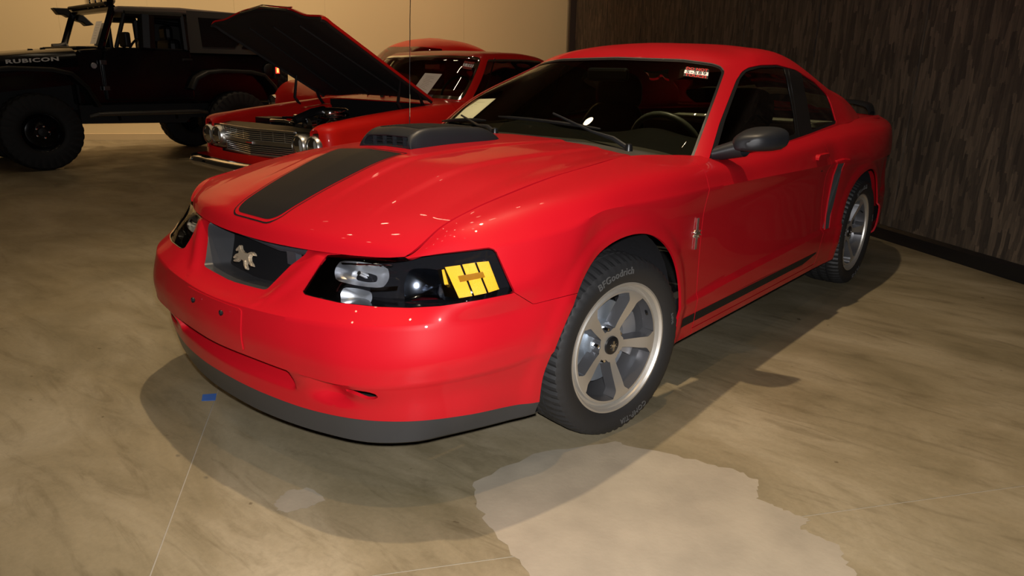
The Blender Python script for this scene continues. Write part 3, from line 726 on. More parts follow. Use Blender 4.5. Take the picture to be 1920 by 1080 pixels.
# ---- glasshouse: windscreen, pillars, roof as one smooth shell, then cut
G = [
 [(0,.560,.930),(.30,.575,.928),(.55,.590,.916),(.72,.612,.897),(.800,.655,.885),(.808,.95,.888),(.812,1.35,.905),(.803,1.80,.930),(.784,2.25,.958),(.762,2.60,.972),(.66,2.98,.985),(.4,3.12,.99),(0,3.17,.995)],
 [(0,.88,1.112),(.28,.888,1.110),(.495,.902,1.098),(.690,.868,1.070),(.760,.950,1.060),(.748,1.21,1.09),(.738,1.52,1.10),(.730,1.90,1.095),(.712,2.28,1.085),(.688,2.60,1.068),(.585,2.86,1.09),(.36,2.90,1.135),(0,2.91,1.155)],
 [(0,1.20,1.288),(.24,1.208,1.286),(.43,1.232,1.276),(.566,1.268,1.250),(.625,1.345,1.245),(.643,1.48,1.262),(.648,1.70,1.270),(.640,1.98,1.242),(.622,2.26,1.185),(.588,2.52,1.135),(.49,2.60,1.175),(.29,2.58,1.235),(0,2.56,1.262)],
 [(0,1.245,1.302),(.23,1.252,1.300),(.405,1.276,1.294),(.528,1.318,1.276),(.578,1.395,1.277),(.592,1.51,1.296),(.597,1.72,1.303),(.588,1.96,1.275),(.565,2.20,1.222),(.525,2.42,1.185),(.44,2.50,1.212),(.27,2.49,1.255),(0,2.47,1.280)],
 [(0,1.36,1.328),(.16,1.365,1.327),(.28,1.39,1.324),(.36,1.44,1.320),(.39,1.51,1.322),(.40,1.60,1.330),(.40,1.74,1.333),(.39,1.90,1.322),(.37,2.05,1.298),(.34,2.18,1.280),(.28,2.24,1.282),(.17,2.25,1.292),(0,2.25,1.302)],
 [(0,1.50,1.343),(.08,1.505,1.342),(.13,1.53,1.342),(.17,1.56,1.341),(.18,1.60,1.342),(.185,1.66,1.344),(.185,1.74,1.345),(.18,1.82,1.342),(.17,1.90,1.334),(.155,1.96,1.328),(.13,2.0,1.326),(.08,2.02,1.327),(0,2.03,1.327)],
 [(0,1.62,1.347),(0,1.63,1.347),(0,1.64,1.347),(0,1.66,1.347),(0,1.68,1.347),(0,1.71,1.347),(0,1.75,1.347),(0,1.80,1.346),(0,1.84,1.345),(0,1.87,1.343),(0,1.89,1.342),(0,1.90,1.341),(0,1.91,1.340)],
]
G = np.array(G)
for r_, up in ((2, .0), (3, .008), (4, .020), (5, .025), (6, .026)): G[r_, :, 2] += up
for r_, up in ((1, .004), (2, .014), (3, .012), (4, .006)): G[r_, 6:11, 2] += up*np.array([.3, .8, 1, 1, .8])
GA, gr, gc = surf(G, [.012]*10+[.02]*2, [.014, .014, .012, .03, .04, .05], vbr=(), sym0=True)
GLV, GLF = gridmesh(GA, gr, gc)
if normals(GLV, GLF)[:, 2].mean() < 0: GLF = [tuple(reversed(q)) for q in GLF]
WS = rnd([(700,112),(1000,106.5),(1150,106.5),(1280,111),(1335,118.5),(1352,124),(1359,134),(1347,168),(1298,301),(1180,290),(1080,268),(1000,258),(940,250),(600,250)], 4)
SW = rnd([(1328,303),(1349,231),(1380,151),(1391,134),(1404,126),(1427,121.5),(1458,121),(1493,131),(1529,154),(1551,177),(1559,196),(1569,231),(1520,250),(1471,267),(1400,288)], 3)
def gsd(V, poly, y0, y1, c0, c1):
    s = sdp(img(V), poly); V = np.asarray(V); s[(V[:, 4] < c0) | (V[:, 4] > c1) | (V[:, 3] > 3.3)] = -60; return s
s1 = gsd(GLV, WS, 0, 0, -1, 4.4); s2 = gsd(GLV, SW, 0, 0, 3.25, 10)
# rear window in the shell's own coordinates
s3 = np.minimum.reduce([(GLV[:, 4]-10.15)*8, (1.9-GLV[:, 3])*20, (GLV[:, 3]-.15)*20])*2
wv, wf_ = clip(GLV, GLF, s1); sv, sf = clip(GLV, GLF, s2); rv, rf = clip(GLV, GLF, s3)
bv, bf = clip(GLV, GLF, -np.maximum(np.maximum(s1, s2), s3))
roof = mk('roof_and_pillars', *both(bv, bf), RED, CAR, solid=.012)
wsh = mk('windscreen', *both(offset(wv, wf_, -.004), wf_), GLASS, CAR, label='tinted laminated windscreen')
edge, ef = clip(wv, wf_, 5.0-sdp(img(wv), WS)); edge = [(a, b) for a, b in [(edge, ef)]][0]
mk('windscreen_seal', *both(offset(edge[0], edge[1], -.001), edge[1]), BLACK, wsh)
e2, f2 = clip(wv, wf_, 2.0-sdp(img(wv), WS)); e2, f2 = clip(e2, f2, e2[:, 2]-1.232)
mk('windscreen_trim', *both(offset(e2, f2, .001), f2), mat('bright_trim', (.35, .34, .33), .2, metal=.8), wsh)
mk('rear_window', *both(offset(rv, rf, -.004), rf), GLASSD, CAR)
# door glass / B pillar / quarter glass
DG = [(1200,400),(1200,60),(1474,60),(1478,124),(1490,190),(1500,262),(1500,400)]
QG = [(1503,60),(1503,137),(1514,190),(1523,243),(1575,222),(1700,222),(1700,60)]
for mx in (0, 1):
    f = mirror if mx else (lambda V, F: (V, F))
    d_, df_ = clip(sv, sf, sdp(img(sv), DG)); inn, inf = clip(d_, df_, sdp(img(d_), [(1338,294),(1345,280),(1361,222),(1389,145),(1401,132),(1427,125.5),(1460,125),(1472,127),(1478,150),(1490,215),(1494,250),(1471,258),(1400,280)]))
    mk('door_window', *f(offset(inn, inf, -.005), inf), GLASSD, DOORS[mx])
    a, b = clip(d_, df_, -sdp(img(d_), [(1338,294),(1345,280),(1361,222),(1389,145),(1401,132),(1427,125.5),(1460,125),(1472,127),(1478,150),(1490,215),(1494,250),(1471,258),(1400,280)]))
    mk('window_frame', *f(offset(a, b, -.003), b), BLACK, DOORS[mx], solid=.008)
    q_, qf_ = clip(sv, sf, sdp(img(sv), QG)); mk('quarter_window', *f(offset(q_, qf_, -.004), qf_), GLASSD, CAR)
    p_, pf_ = clip(sv, sf, -np.maximum(sdp(img(sv), DG), sdp(img(sv), QG))); 
    for pc in pieces(offset(p_, pf_, -.002), pf_): mk('pillar_cover', *f(*pc), BLACK, CAR, solid=.008)

# rear deck between the window and the tail
dk = []
for t in np.linspace(0, 1, 6):
    dk.append([((1-a)*0+a*.765*(1 if t < .6 else 1-.13*(t-.6)/.4), (3.10 if a < .6 else 3.10-.5*(a-.6)/.4)*(1-t)+(3.60-.16*a**3)*t, .985+.012*(1-a)-.012*t-.01*a**3) for a in np.linspace(0, 1, 6)])
KA, kr, kc = surf(np.array(dk), .04, .04, sym0=True); KV, KF = gridmesh(KA, kr, kc)
if normals(KV, KF)[:, 2].mean() < 0: KF = [tuple(reversed(q)) for q in KF]
mk('boot_lid', *both(KV, KF), RED, CAR, solid=.01)
# rear spoiler on two feet
sp_ = []
for a, zz, yy in [(-.62, .975, 3.47), (-.59, 1.020, 3.50), (-.53, 1.036, 3.52), (-.3, 1.044, 3.555), (0, 1.046, 3.57), (.3, 1.044, 3.555), (.53, 1.036, 3.52), (.59, 1.020, 3.50), (.62, .975, 3.47)]:
    sp_.append([(a, yy-.085, zz-.006), (a, yy-.05, zz+.010), (a, yy+.02, zz+.014), (a, yy+.06, zz+.010), (a, yy+.062, zz+.002), (a, yy, zz-.010), (a, yy-.085, zz-.008)])
PA, pr, pc = surf(np.array(sp_), .02, .03); PV, PF = gridmesh(PA, pr, pc)
mk('spoiler', PV, PF, SATIN, CAR, label='black raised boot spoiler')

# ---- side details
STS = [(.372, .334), (1.86, .338), (1.84, .318), (1.66, .291), (.366, .285)]
for mx in (0, 1):
    f = mirror if mx else (lambda V, F: (V, F))
    for (src, par) in ((( WV, WF), WINGS[mx]), ((DOV, DOF), DOORS[mx])):
        ins = sdp(yz(src[0]), STS); a, b = clip(*src, np.minimum(ins-.006, 1)); a, b = clip(a, b, a[:, 0]-.5)
        if len(b): mk('side_stripe', *f(offset(a, b, .001), b), STRIPE, par, label='satin black lower side stripe')
        a, b = clip(*src, np.minimum(ins, .002-ins)*1); a, b = clip(a, b, a[:, 0]-.5)
        if len(b): mk('pinstripe', *f(offset(a, b, .001), b), STRIPE, par)
    k = -1 if mx else 1
    # wheel-arch liners
    for (cy, cz, r) in (TW, RW):
        V_ = []; F_ = []; n = 28
        for i in range(n+1):
            a = R_(-6)+R_(192)*i/n
            for xx, rr in ((.862, r+.006), (.80, r+.02), (.55, r+.02), (.50, r-.05), (.50, .05)): V_.append((k*xx, cy+rr*math.cos(a), cz+rr*math.sin(a)))
        for i in range(n):
            for j in range(4): F_.append((i*5+j, i*5+j+1, i*5+j+6, i*5+j+5))
        mk('arch_liner', V_, F_, mat('arch_liner_black', (.014, .014, .016), .6, bump=(60, .6)), CAR)
    # side scoop
    qa = [(1.955,.785),(1.99,.785),(2.03,.785),(2.036,.75),(2.04,.70),(2.03,.64),(2.02,.58),(2.005,.50),(1.985,.435),(1.94,.435),(1.955,.50),(1.965,.58),(1.970,.64),(1.972,.72)]
    xo = .892
    QT = bvh(QV, QF)
    def sx_(a, b):
        h = QT.ray_cast(Vector((1.3, a, b)), Vector((-1, 0, 0))); return h[0].x if h[0] else .872
    fr = MB()
    fr.prism(qa, lambda a, b: (k*(sx_(a, b)-.02), a, b), lambda a, b: (k*(sx_(a, b)+.003), a, b)); ins = fr.obj('side_scoop', mat('scoop_grey_mesh', (.05, .055, .058), .5, noise=(300, .4)), CAR, smooth=False, label='grey insert of the scoop behind the door')
    rimp = [(p[0], p[1]) for p in qa]
    s = MB(); pts = [(k*(sx_(a, b)+.002), a, b) for a, b in qa]; s.tube(pts+[pts[0]], .0045, 8); s.obj('scoop_frame', RED, ins)
    s = MB(); hood_ = [(1.93,.800),(2.02,.806),(2.09,.80),(2.08,.786),(2.0,.785),(1.94,.786)]
    s.prism(hood_, lambda a, b: (k*.86, a, b), lambda a, b: (k*(sx_(a, b)+.012), a, b)); s.obj('scoop_brow', RED, ins, smooth=False, bevel=.006)
    # door handle and lock
    s = MB(); hp = rnd([(1.655,.820),(1.82,.826),(1.815,.848),(1.67,.848)], .015)
    s.prism(hp, lambda a, b: (k*.870, a, b), lambda a, b: (k*.896, a, b)); s.obj('door_handle', RED, DOORS[mx], smooth=False, bevel=.005)
    s = MB(); s.lathe([(0, .0), (.009, .0), (.011, -.004)], (k*.882, 1.775, .765), axis='x', n=14); s.obj('lock', BLACK, DOORS[mx])
    # tri-bar wing badge
    _h = castpx(bvh(WV, WF), 1304, 438)[0]; bc = (k*(_h[0]+.004), _h[1], _h[2])
    hb = horse('wing_badge', bc, .030, SATCHR, CAR, (0, k*1., 0), (0, 0, 1), (k, 0, 0), .007, 'chrome running horse over upright bars')
    for dy in (-.006, 0, .006): MB().box((bc[0]+k*.001, bc[1]+dy, bc[2]), (.004, .0035, .118)).obj('badge_bar', SATCHR, hb, smooth=False)
    # mirror
    mg = []
    for yy, wx, wz, cx, cz in [(.718,.001,.001,.925,.957),(.728,.05,.030,.93,.960),(.765,.078,.044,.932,.963),(.815,.090,.052,.934,.966),(.855,.091,.054,.935,.967),(.865,.080,.046,.935,.967)]:
        r = []
        for j in range(17):
            a = 2*math.pi*j/16; c_, s_ = math.cos(a), math.sin(a); e_ = .75
            r.append((k*(cx+wx*math.copysign(abs(c_)**e_, c_)), yy+.03*(cx+wx*c_-.935)/.1, cz+wz*math.copysign(abs(s_)**e_, s_)*(1 if s_ > 0 else .72)+.010*c_))
        mg.append(r)
    MA, mr, mc = surf(np.array(mg), .012, .012); MV, MF = gridmesh(MA, mr, mc)
    if (normals(MV, MF)[:, 2]*(MV[:, 2]-.955)).mean() < 0: MF = [tuple(reversed(q)) for q in MF]
    mir = mk('door_mirror', MV, MF, SATIN, CAR, label='satin black door mirror')
    if mx: mir.location = (.09, .17, -.02)
    MB().prism(rnd([(.86, .930), (1.012, .934), (1.005, 1.008), (.87, 1.004)], .03), lambda a, b: (k*a, .862+(a-.935)*.3, b), lambda a, b: (k*a, .866+(a-.935)*.3, b)).obj('mirror_glass', CHROME, mir, smooth=False)
    arm = []
    for t in np.linspace(0, 1, 5): arm.append([(k*(.80+.10*t), .745+.03*t+.060*math.cos(a)*(1-.1*t), .916+.032*t+.030*math.sin(a)*(1+.35*t)) for a in np.linspace(0, 2*math.pi, 13)])
    MA, mr, mc = surf(np.array(arm), .015, .02); MV, MF = gridmesh(MA, mr, mc); mk('mirror_arm', MV, MF, SATIN, mir)

# ---- cowl panel and wipers
ck = []
for t in (0, .35, .7, 1):
    ck.append([((1-t)*c[0]+t*g_[0], (1-t)*(c[1]+.002)+t*(g_[1]+.03), (1-t)*(c[2]-.012)+t*(g_[2]-.002)-.012*math.sin(math.pi*t)) for c, g_ in zip([(0,.42,.948),(.3,.40,.947),(.5,.35,.94),(.66,.285,.935),(.690,.32,.932)], [(0,.58,.936),(.30,.592,.934),(.53,.63,.918),(.66,.645,.896),(.690,.636,.890)])])
KA, kr, kc = surf(np.array(ck), .03, .03, sym0=True); KV, KF = gridmesh(KA, kr, kc)
if normals(KV, KF)[:, 2].mean() < 0: KF = [tuple(reversed(q)) for q in KF]
cowl = mk('cowl_panel', *both(KV, KF), mat('cowl_plastic', (.055, .05, .042), .5), CAR, solid=.004)
def onG(x_, y_):
    q = GLV[(GLV[:, 4] < 4) & (GLV[:, 3] < 2.2)]; p = q[np.argmin((q[:, 0]-abs(x_))**2+(q[:, 1]-y_)**2)]; return p[2]
def wiper(piv, mid, tip, blade):
    s = MB(); s.lathe([(.0, .022), (.013, .018), (.017, .0), (.017, -.02)], piv, n=16); o = s.obj('wiper', BLACK, CAR)
    s = MB(); s.tube([piv, (np.array(piv)*.6+np.array(mid)*.4+np.array([0, 0, .012])), mid, tip], [.011, .010, .006, .005], 8); s.obj('wiper_arm', SATIN, o)
    a, b = np.array(blade[0]), np.array(blade[1]); pts = [a+(b-a)*t+np.array([0, -.004, .006])*math.sin(math.pi*t) for t in np.linspace(0, 1, 7)]
    s = MB(); s.tube(pts, [.004]+[.008]*5+[.004], 6); s.obj('wiper_blade', BLACK, o)
def G3(px, py, dz=.012):
    """point on the windscreen seen at this place"""
    q = GLV[(GLV[:, 3] < 2.3) & (GLV[:, 4] < 3.4)]; qm = q.copy(); qm[:, 0] *= -1; q = np.vstack([q, qm]); i = np.argmin(np.hypot(*(img(q)-np.array([px, py])).T)); p = q[i][:3].copy(); p += np.array([0, -.6, .8])*dz; return p
wiper(tuple(G3(1182, 283, .0)+np.array([0, -.02, .0])), tuple(G3(1110, 255, .02)), tuple(G3(1040, 222, .022)), (G3(938, 221, .010), G3(1128, 246, .010)))
wiper(tuple(G3(938, 252, .0)+np.array([0, -.03, .01])), tuple(G3(900, 240, .02)), tuple(G3(866, 222, .022)), (G3(826, 228, .010), G3(912, 230, .010)))

# ---- windscreen sticker, the dash paper
sp0 = [G3(*p, .003) for p in ((1286, 126), (1330, 131), (1326, 149), (1281, 144))]
def bil(P):
    return lambda u, v, h: (P[0]*(1-u)*(1-v)+P[1]*u*(1-v)+P[2]*u*v+P[3]*(1-u)*v)
def sticker(P, parent, name, top, midt, bot, nrm_):
    f = bil(P); W = np.linalg.norm(P[1]-P[0]); H = np.linalg.norm(P[3]-P[0])
    s = MB(); s.add([f(0, 0, 0), f(1, 0, 0), f(1, 1, 0), f(0, 1, 0)], [(3, 2, 1, 0)]); o = s.obj(name, BLACKP, parent, smooth=False, label='red and white numbered warning sticker')
    n_ = np.array(nrm_)
    s = MB(); s.add([np.array(f(*p, 0))+n_*.0008 for p in ((0, .33), (1, .33), (1, .70), (0, .70))], [(3, 2, 1, 0)]); s.obj('sticker_band', WHITE, o, smooth=False)
    def fn(c):
        return lambda a, b, h: tuple(np.array(f(.5+a/W, c-b/H, 0))+n_*(.0012+h*.3))
    text(top, H*.40, REDP, 'lettering', fn(.16), o, ext=.0004, spacing=1.0, bold=.0006, fit=W*.92)
    text(midt, H*.42, BLACKP, 'lettering', fn(.515), o, ext=.0004, spacing=1.2, bold=.0008, fit=W*.84)
    text(bot, H*.40, REDP, 'lettering', fn(.86), o, ext=.0004, spacing=1.0, bold=.0006, fit=W*.88)
    return o
sticker(sp0, CAR, 'numbered_sticker', 'DO NOT', 'S-589', 'TOUCH', (0, -.6, .8))
def paper(P, label, lines=7, seed=1, nrm_=(0, -.6, .8), m=None):
    f = bil(P); n_ = np.array(nrm_); s = MB(); s.add([f(0, 0, 0), f(1, 0, 0), f(1, 1, 0), f(0, 1, 0)]+[np.array(f(*p, 0))+n_*.0008 for p in ((0, 0), (1, 0), (1, 1), (0, 1))], [(0, 1, 2, 3), (7, 6, 5, 4), (0, 1, 5, 4), (1, 2, 6, 5), (2, 3, 7, 6), (3, 0, 4, 7)])
    o = tag(s.obj('paper_sheet', m or PAPER, None, smooth=False), label, 'paper')
    rr = random.Random(seed); s = MB(); H = .16
    for i in range(lines):
        v = H+i*(.70/lines); u0 = .18+rr.random()*.1; u1 = .55+rr.random()*.3
        s.add([np.array(f(*p, 0))+n_*.0014 for p in ((u0, v), (u1, v), (u1, v+.012), (u0, v+.012))], [(3, 2, 1, 0)])
    t_ = s.obj('printed_lines', mat('grey_print', (.45, .38, .30), .7), o, smooth=False); return o
pp = [G3(*p, -.014) for p in ((886, 181), (930, 180), (880, 221), (846, 221))]
paper([pp[0], pp[1], pp[2], pp[3]], 'white printed sheet standing behind the windscreen of the nearest red coupe', nrm_=(0, -.5, .85))

# ---- antenna
s = MB(); ab = np.array([-.70, .43, .915]); 
s.lathe([(.0, .03), (.006, .028), (.011, .0), (.014, -.01)], tuple(ab), n=14); an = s.obj('antenna', BLACK, CAR)
MB().tube([ab+np.array([0, 0, .02]), ab+np.array([0.0, .02, .55]), ab+np.array([0, .05, 1.05])], [.0022, .0018, .0012], 6).obj('antenna_mast', CHROME, an)

# ---- cabin
cab = MB()
cab.box((0, 1.7, .33), (1.5, 2.3, .06)); cab.obj('cabin_floor', BLACK, CAR, smooth=False)
for k in (-1, 1):
    MB().prism([(.62, .40), (2.7, .40), (2.7, .93), (.9, .90), (.62, .86)], lambda a, b: (k*.80, a, b), lambda a, b: (k*.76, a, b)).obj('door_card', GREYCLOTH, CAR, smooth=False)
dd = []
for xx in (0, .2, .37, .52, .665):
    hump = .035*math.exp(-((xx-.37)/.16)**2)
    f_ = (xx/.67)**2; dd.append([(xx, .61+.10*f_, .900-.032*f_), (xx, .82, .925-.02*f_+hump*.6), (xx, 1.02, .925+hump), (xx, 1.08, .88), (xx, 1.06, .75), (xx, 1.02, .60)])
DA, dr, dc = surf(np.array(dd), .04, .04); DV_, DF__ = gridmesh(DA, dr, dc)
mk('dashboard', *both(DV_, DF__), mat('dash_black', (.005, .005, .004), .7, spec=.1), CAR)
def seat(cx, dy=0, dz=0, name='seat'):
    """bucket seat: cushion, leaning back, head rest"""
    g_ = []
    for zz, yy, hw, th in [(.45, 1.62, .22, .06), (.60, 1.66, .24, .07), (.78, 1.71, .235, .065), (.93, 1.76, .20, .055), (1.0, 1.78, .14, .045), (1.03, 1.79, .03, .02)]:
        g_.append([(cx+hw*math.copysign(abs(math.cos(a))**.6, math.cos(a)), yy+dy+th*math.copysign(abs(math.sin(a))**.7, math.sin(a)), zz+dz) for a in np.linspace(0, 2*math.pi, 17)])
    a_, b_, c_ = surf(np.array(g_), .03, .03); v_, f_ = gridmesh(a_, b_, c_); st = mk(name, v_, f_, SEAT, CAR, label='black leather front seat')
    g_ = []
    for zz, hw, th in [(.975, .10, .03), (.99, .14, .055), (1.07, .16, .065), (1.14, .145, .06), (1.18, .09, .035), (1.188, .01, .01)]:
        g_.append([(cx+hw*math.cos(a), 1.80+dy+th*math.sin(a), zz+dz) for a in np.linspace(0, 2*math.pi, 17)])
    a_, b_, c_ = surf(np.array(g_), .03, .03); v_, f_ = gridmesh(a_, b_, c_); mk('headrest', v_, f_, SEAT, st)
    MB().box((cx, 1.38+dy, .47), (.48, .52, .16)).obj('cushion', SEAT, st, smooth=False, bevel=.04)
seat(.37, .15, -.04); seat(-.37, 0, .03)
MB().box((0, 2.45, .62), (1.2, .18, .62)).obj('rear_seat', mat('rear_seat_grey', (.26, .27, .20), .6), CAR, smooth=False, bevel=.05)
MB().box((0, 2.75, .93), (1.25, .45, .02)).obj('parcel_shelf', GREYCLOTH, CAR, smooth=False)
# steering wheel
cw = np.array([.37, 1.10, .868]); ax_ = np.array([0, -.90, -.42]); ax_ /= np.linalg.norm(ax_); rx_ = np.array([1, 0, 0.]); uy_ = np.cross(ax_, rx_)
ring_ = [cw+(rx_*math.cos(a)+uy_*math.sin(a))*.185 for a in np.linspace(0, 2*math.pi, 33)]
s = MB(); s.tube(ring_, .015, 10, cap=False); sw = s.obj('steering_wheel', mat('wheel_leather', (.06, .065, .05), .4), CAR)
for a in (.0, math.pi, -math.pi/2): MB().tube([cw, cw+(rx_*math.cos(a)+uy_*math.sin(a))*.18], [.022, .014], 8).obj('spoke', BLACK, sw)
MB().tube([cw-ax_*.02, cw+ax_*.02], [.06, .05], 16).obj('wheel_hub', BLACK, sw)
MB().tube([cw, cw+np.array([0, -.3, -.16])], .03, 12).obj('steering_column', BLACK, sw)
# mirror on the glass
MB().box((0, 1.12, 1.205), (.24, .03, .065)).obj('rear_view_mirror', BLACK, CAR, smooth=False, bevel=.015)
# underbody keeps daylight out
MB().prism([(-.80, .24), (.80, .24), (.80, .36), (-.80, .36)], lambda a, b: (a, .5, b), lambda a, b: (a, 3.4, b)).obj('underbody', VOID, CAR, smooth=False)
MB().prism([(-.47, .24), (.47, .24), (.47, .78), (-.47, .78)], lambda a, b: (a, -.70, b), lambda a, b: (a, .55, b)).obj('engine_bay', VOID, CAR, smooth=False)

# ---- wheels
TYR = .321
def tyre(parent, R0=TYR, W=.245, rim_r=.222, lugs=64, m=RUBBER, gd=.006):
    half = W/2
    prof = [(rim_r-.004, half-.030), (rim_r+.008, half-.014), (rim_r+.03, half-.002), (rim_r+.055, half+.002), (R0-.028, half-.001), (R0-.013, half-.010), (R0-.004, half-.034), (R0, half-.062), (R0, half-.068), (R0-.008, half-.070), (R0-.008, half-.078), (R0, half-.080), (R0+.001, .010), (R0-.008, .008)]
    prof = prof+[(r, -h) for r, h in reversed(prof)]
    n = lugs*3; V = []; F = []
    for i, (r, h) in enumerate(prof):
        for k in range(n):
            a = 2*math.pi*(k+(h*18))/n; rr = r
            if r > R0-.016 and abs(h) > half-.064 and k % 3 == 0: rr = r-gd
            if abs(r-R0) < .0015 and abs(h) < half-.075 and k % 3 == 0: rr = r-gd*.8
            V.append((h, rr*math.cos(a), rr*math.sin(a)))
    for i in range(len(prof)-1):
        for k in range(n): F.append((i*n+k, i*n+(k+1) % n, (i+1)*n+(k+1) % n, (i+1)*n+k))
    return mk('tyre', V, F, m, parent, split=30)
def alloy(parent, face=.082, rot=25):
    """five broad flared spokes, machined face over dark cast sides"""
    def inwin(P):     # >0 inside one of the five windows
        r = np.hypot(P[:, 0], P[:, 1]); a = np.degrees(np.arctan2(P[:, 0], P[:, 1]))-rot; d = (a % 72)-36
        hw = 36-np.degrees(np.arctan2(.0138+.0068*ss((r-.06)/.10)+.020*ss((r-.158)/.037)**1.5, np.maximum(r, .02)))
        t1 = (hw-np.abs(d))*r*math.pi/180
        s_ = np.minimum.reduce([t1, r-.054-.008*ss(np.abs(d)/20), .193-r]); return s_
    rr = np.concatenate([[0, .02, .04], np.linspace(.052, .20, 44)]); na = 300; V = []; F = []
    for r in rr:
        for k in range(na): a = 2*math.pi*k/na; V.append((r*math.sin(a), r*math.cos(a), 0))
    for i in range(len(rr)-1):
        for k in range(na): F.append((i*na+k, i*na+(k+1) % na, (i+1)*na+(k+1) % na, (i+1)*na+k))
    V = np.array(V); V, F = clip(V, F, -inwin(V))
    def lift(V, dz, sh=1):   # dish: hub sits back from the rim lip, returns (x,y,z) with x = axle direction
        r = np.hypot(V[:, 0], V[:, 1]); h = face-.030+.028*ss((r-.05)/.14); return np.stack([h+dz, V[:, 0]*sh, V[:, 1]*sh], 1)
    o = mk('spoke_face', lift(V, 0), F, ALU, parent, smooth=True, split=30)
    # side walls of the windows
    cnt = {}
    for q in F:
        for a, b in zip(q, q[1:]+q[:1]): cnt[(min(a, b), max(a, b))] = cnt.get((min(a, b), max(a, b)), 0)+1
    W0 = lift(V, -.0005); W1 = lift(V, -.045); 
    c_ = np.stack([V[:, 0], V[:, 1]], 1); eps = 1e-3
    g0 = inwin(c_); gx = (inwin(c_+[eps, 0])-g0)/eps; gy = (inwin(c_+[0, eps])-g0)/eps; gn = np.maximum(np.hypot(gx, gy), 1e-6)
    W1[:, 1] += gx/gn*.006; W1[:, 2] += gy/gn*.006
    W = np.vstack([W0, W1]); n = len(V); Fw = []
    for q in F:
        for a, b in zip(q, q[1:]+q[:1]):
            if cnt[(min(a, b), max(a, b))] == 1 and np.hypot(*V[a][:2]) < .199: Fw.append((a, b, b+n, a+n))
    mk('spoke_side', W, Fw, ALUD, parent, smooth=True, split=35)
    s = MB(); s.lathe([(.199, face-.004), (.2, face-.002), (.203, face-.004), (.207, face-.016), (.214, face-.016), (.219, face+.002), (.226, face+.010), (.232, face+.010), (.234, face+.004), (.232, face-.004)], axis='x', n=120); s.obj('rim_lip', ALU, parent, split=25)
    s = MB(); s.lathe([(.206, face-.014), (.203, face-.05), (.19, face-.09), (.195, face-.16), (.21, face-.19)], axis='x', n=72); s.obj('rim_barrel', ALUD, parent)
    # hub cup and centre cap
    s = MB(); s.lathe([(.0, face-.020), (.026, face-.021), (.032, face-.024), (.034, face-.034)], axis='x', n=36); cap = s.obj('centre_cap', BLACK, parent, label='black centre cap with horse emblem')
    hb = horse('cap_emblem', (face-.0195, 0, 0), .017, CHROME, cap, (0, 1, 0), (0, 0, 1), (1, 0, 0), .0015)
    hb.parent = parent
    for dy in (-.003, 0, .003): MB().box((face-.0185, dy, 0), (.0012, .0016, .036)).obj('emblem_bar', CHROME, parent, smooth=False)
    for q in range(5):
        a = R_(rot+36+72*q); s = MB(); s.lathe([(.0, .012), (.008, .011), (.010, .0), (.010, -.02)], (face-.045, .057*math.sin(a), .057*math.cos(a)), axis='x', n=6); s.obj('wheel_nut', CHROME, parent, smooth=False)
    a = R_(rot+36); s = MB(); s.tube([(face-.025, .193*math.sin(a), .193*math.cos(a)), (face-.008, .178*math.sin(a), .178*math.cos(a))], .0045, 8); s.obj('valve_stem', BLACK, parent)
    # brakes
    s = MB(); s.lathe([(.0, face-.060), (.075, face-.060), (.078, face-.085), (.148, face-.085), (.15, face-.088), (.15, face-.105), (.08, face-.105)], axis='x', n=60); s.obj('brake_disc', DISC, parent)
    s = MB(); pr_ = [(a_, r_) for a_, r_ in []]
    V_ = []; F_ = []; n = 10
    for i in range(n+1):
        a = R_(60)+R_(60)*i/n
        for xx, r_ in ((face-.062, .10), (face-.056, .13), (face-.062, .166), (face-.125, .166), (face-.125, .10)): V_.append((xx, r_*math.sin(a), r_*math.cos(a)))
    for i in range(n):
        for j in range(5): F_.append((i*5+j, i*5+(j+1) % 5, i*5+5+(j+1) % 5, i*5+5+j))
    F_ += [tuple(range(5)), tuple(range(n*5+4, n*5-1, -1))]
    mk('brake_caliper', V_, F_, CAL, parent, smooth=True)
def letter(parent, body, r, ang, size, sp=1.0, xo=.1245, flip=1, name='tyre_lettering', m=None):
    def fn(a, b, h):
        t = R_(ang)+a/r*flip; rr = r+b*flip; return (xo+h, rr*math.sin(t), rr*math.cos(t))
    return text(body, size, m or RUBW, name, fn, parent, ext=.0010, spacing=sp, bold=.0004)
def wheel(loc, steer=0, mx=False, rot=25, name='wheel', letters=True):
    e_ = D.objects.new(name, None); col.objects.link(e_); e_.parent = CAR; e_.location = loc
    e_.rotation_euler = (0, 0, (math.pi if mx else 0)-steer)
    ty = tyre(e_); alloy(e_, face=.100-.0, rot=rot)
    if letters:
        letter(e_, 'BFGoodrich', .276, -12, .034, 1.05, xo=.1238); letter(e_, 'COMP-T/A', .276, 163, .028, 1.1, xo=.1238)
        letter(e_, 'RADIAL', .268, 78, .012, 1.1, xo=.1245)
    return e_
wheel((.765, 0, TYR-.003), steer=.1437, rot=25)
wheel((.765, 2.573, TYR-.003), rot=20)
wheel((-.765, 0, TYR-.003), steer=.1437, mx=True, letters=False)
wheel((-.765, 2.573, TYR-.003), mx=True, letters=False)

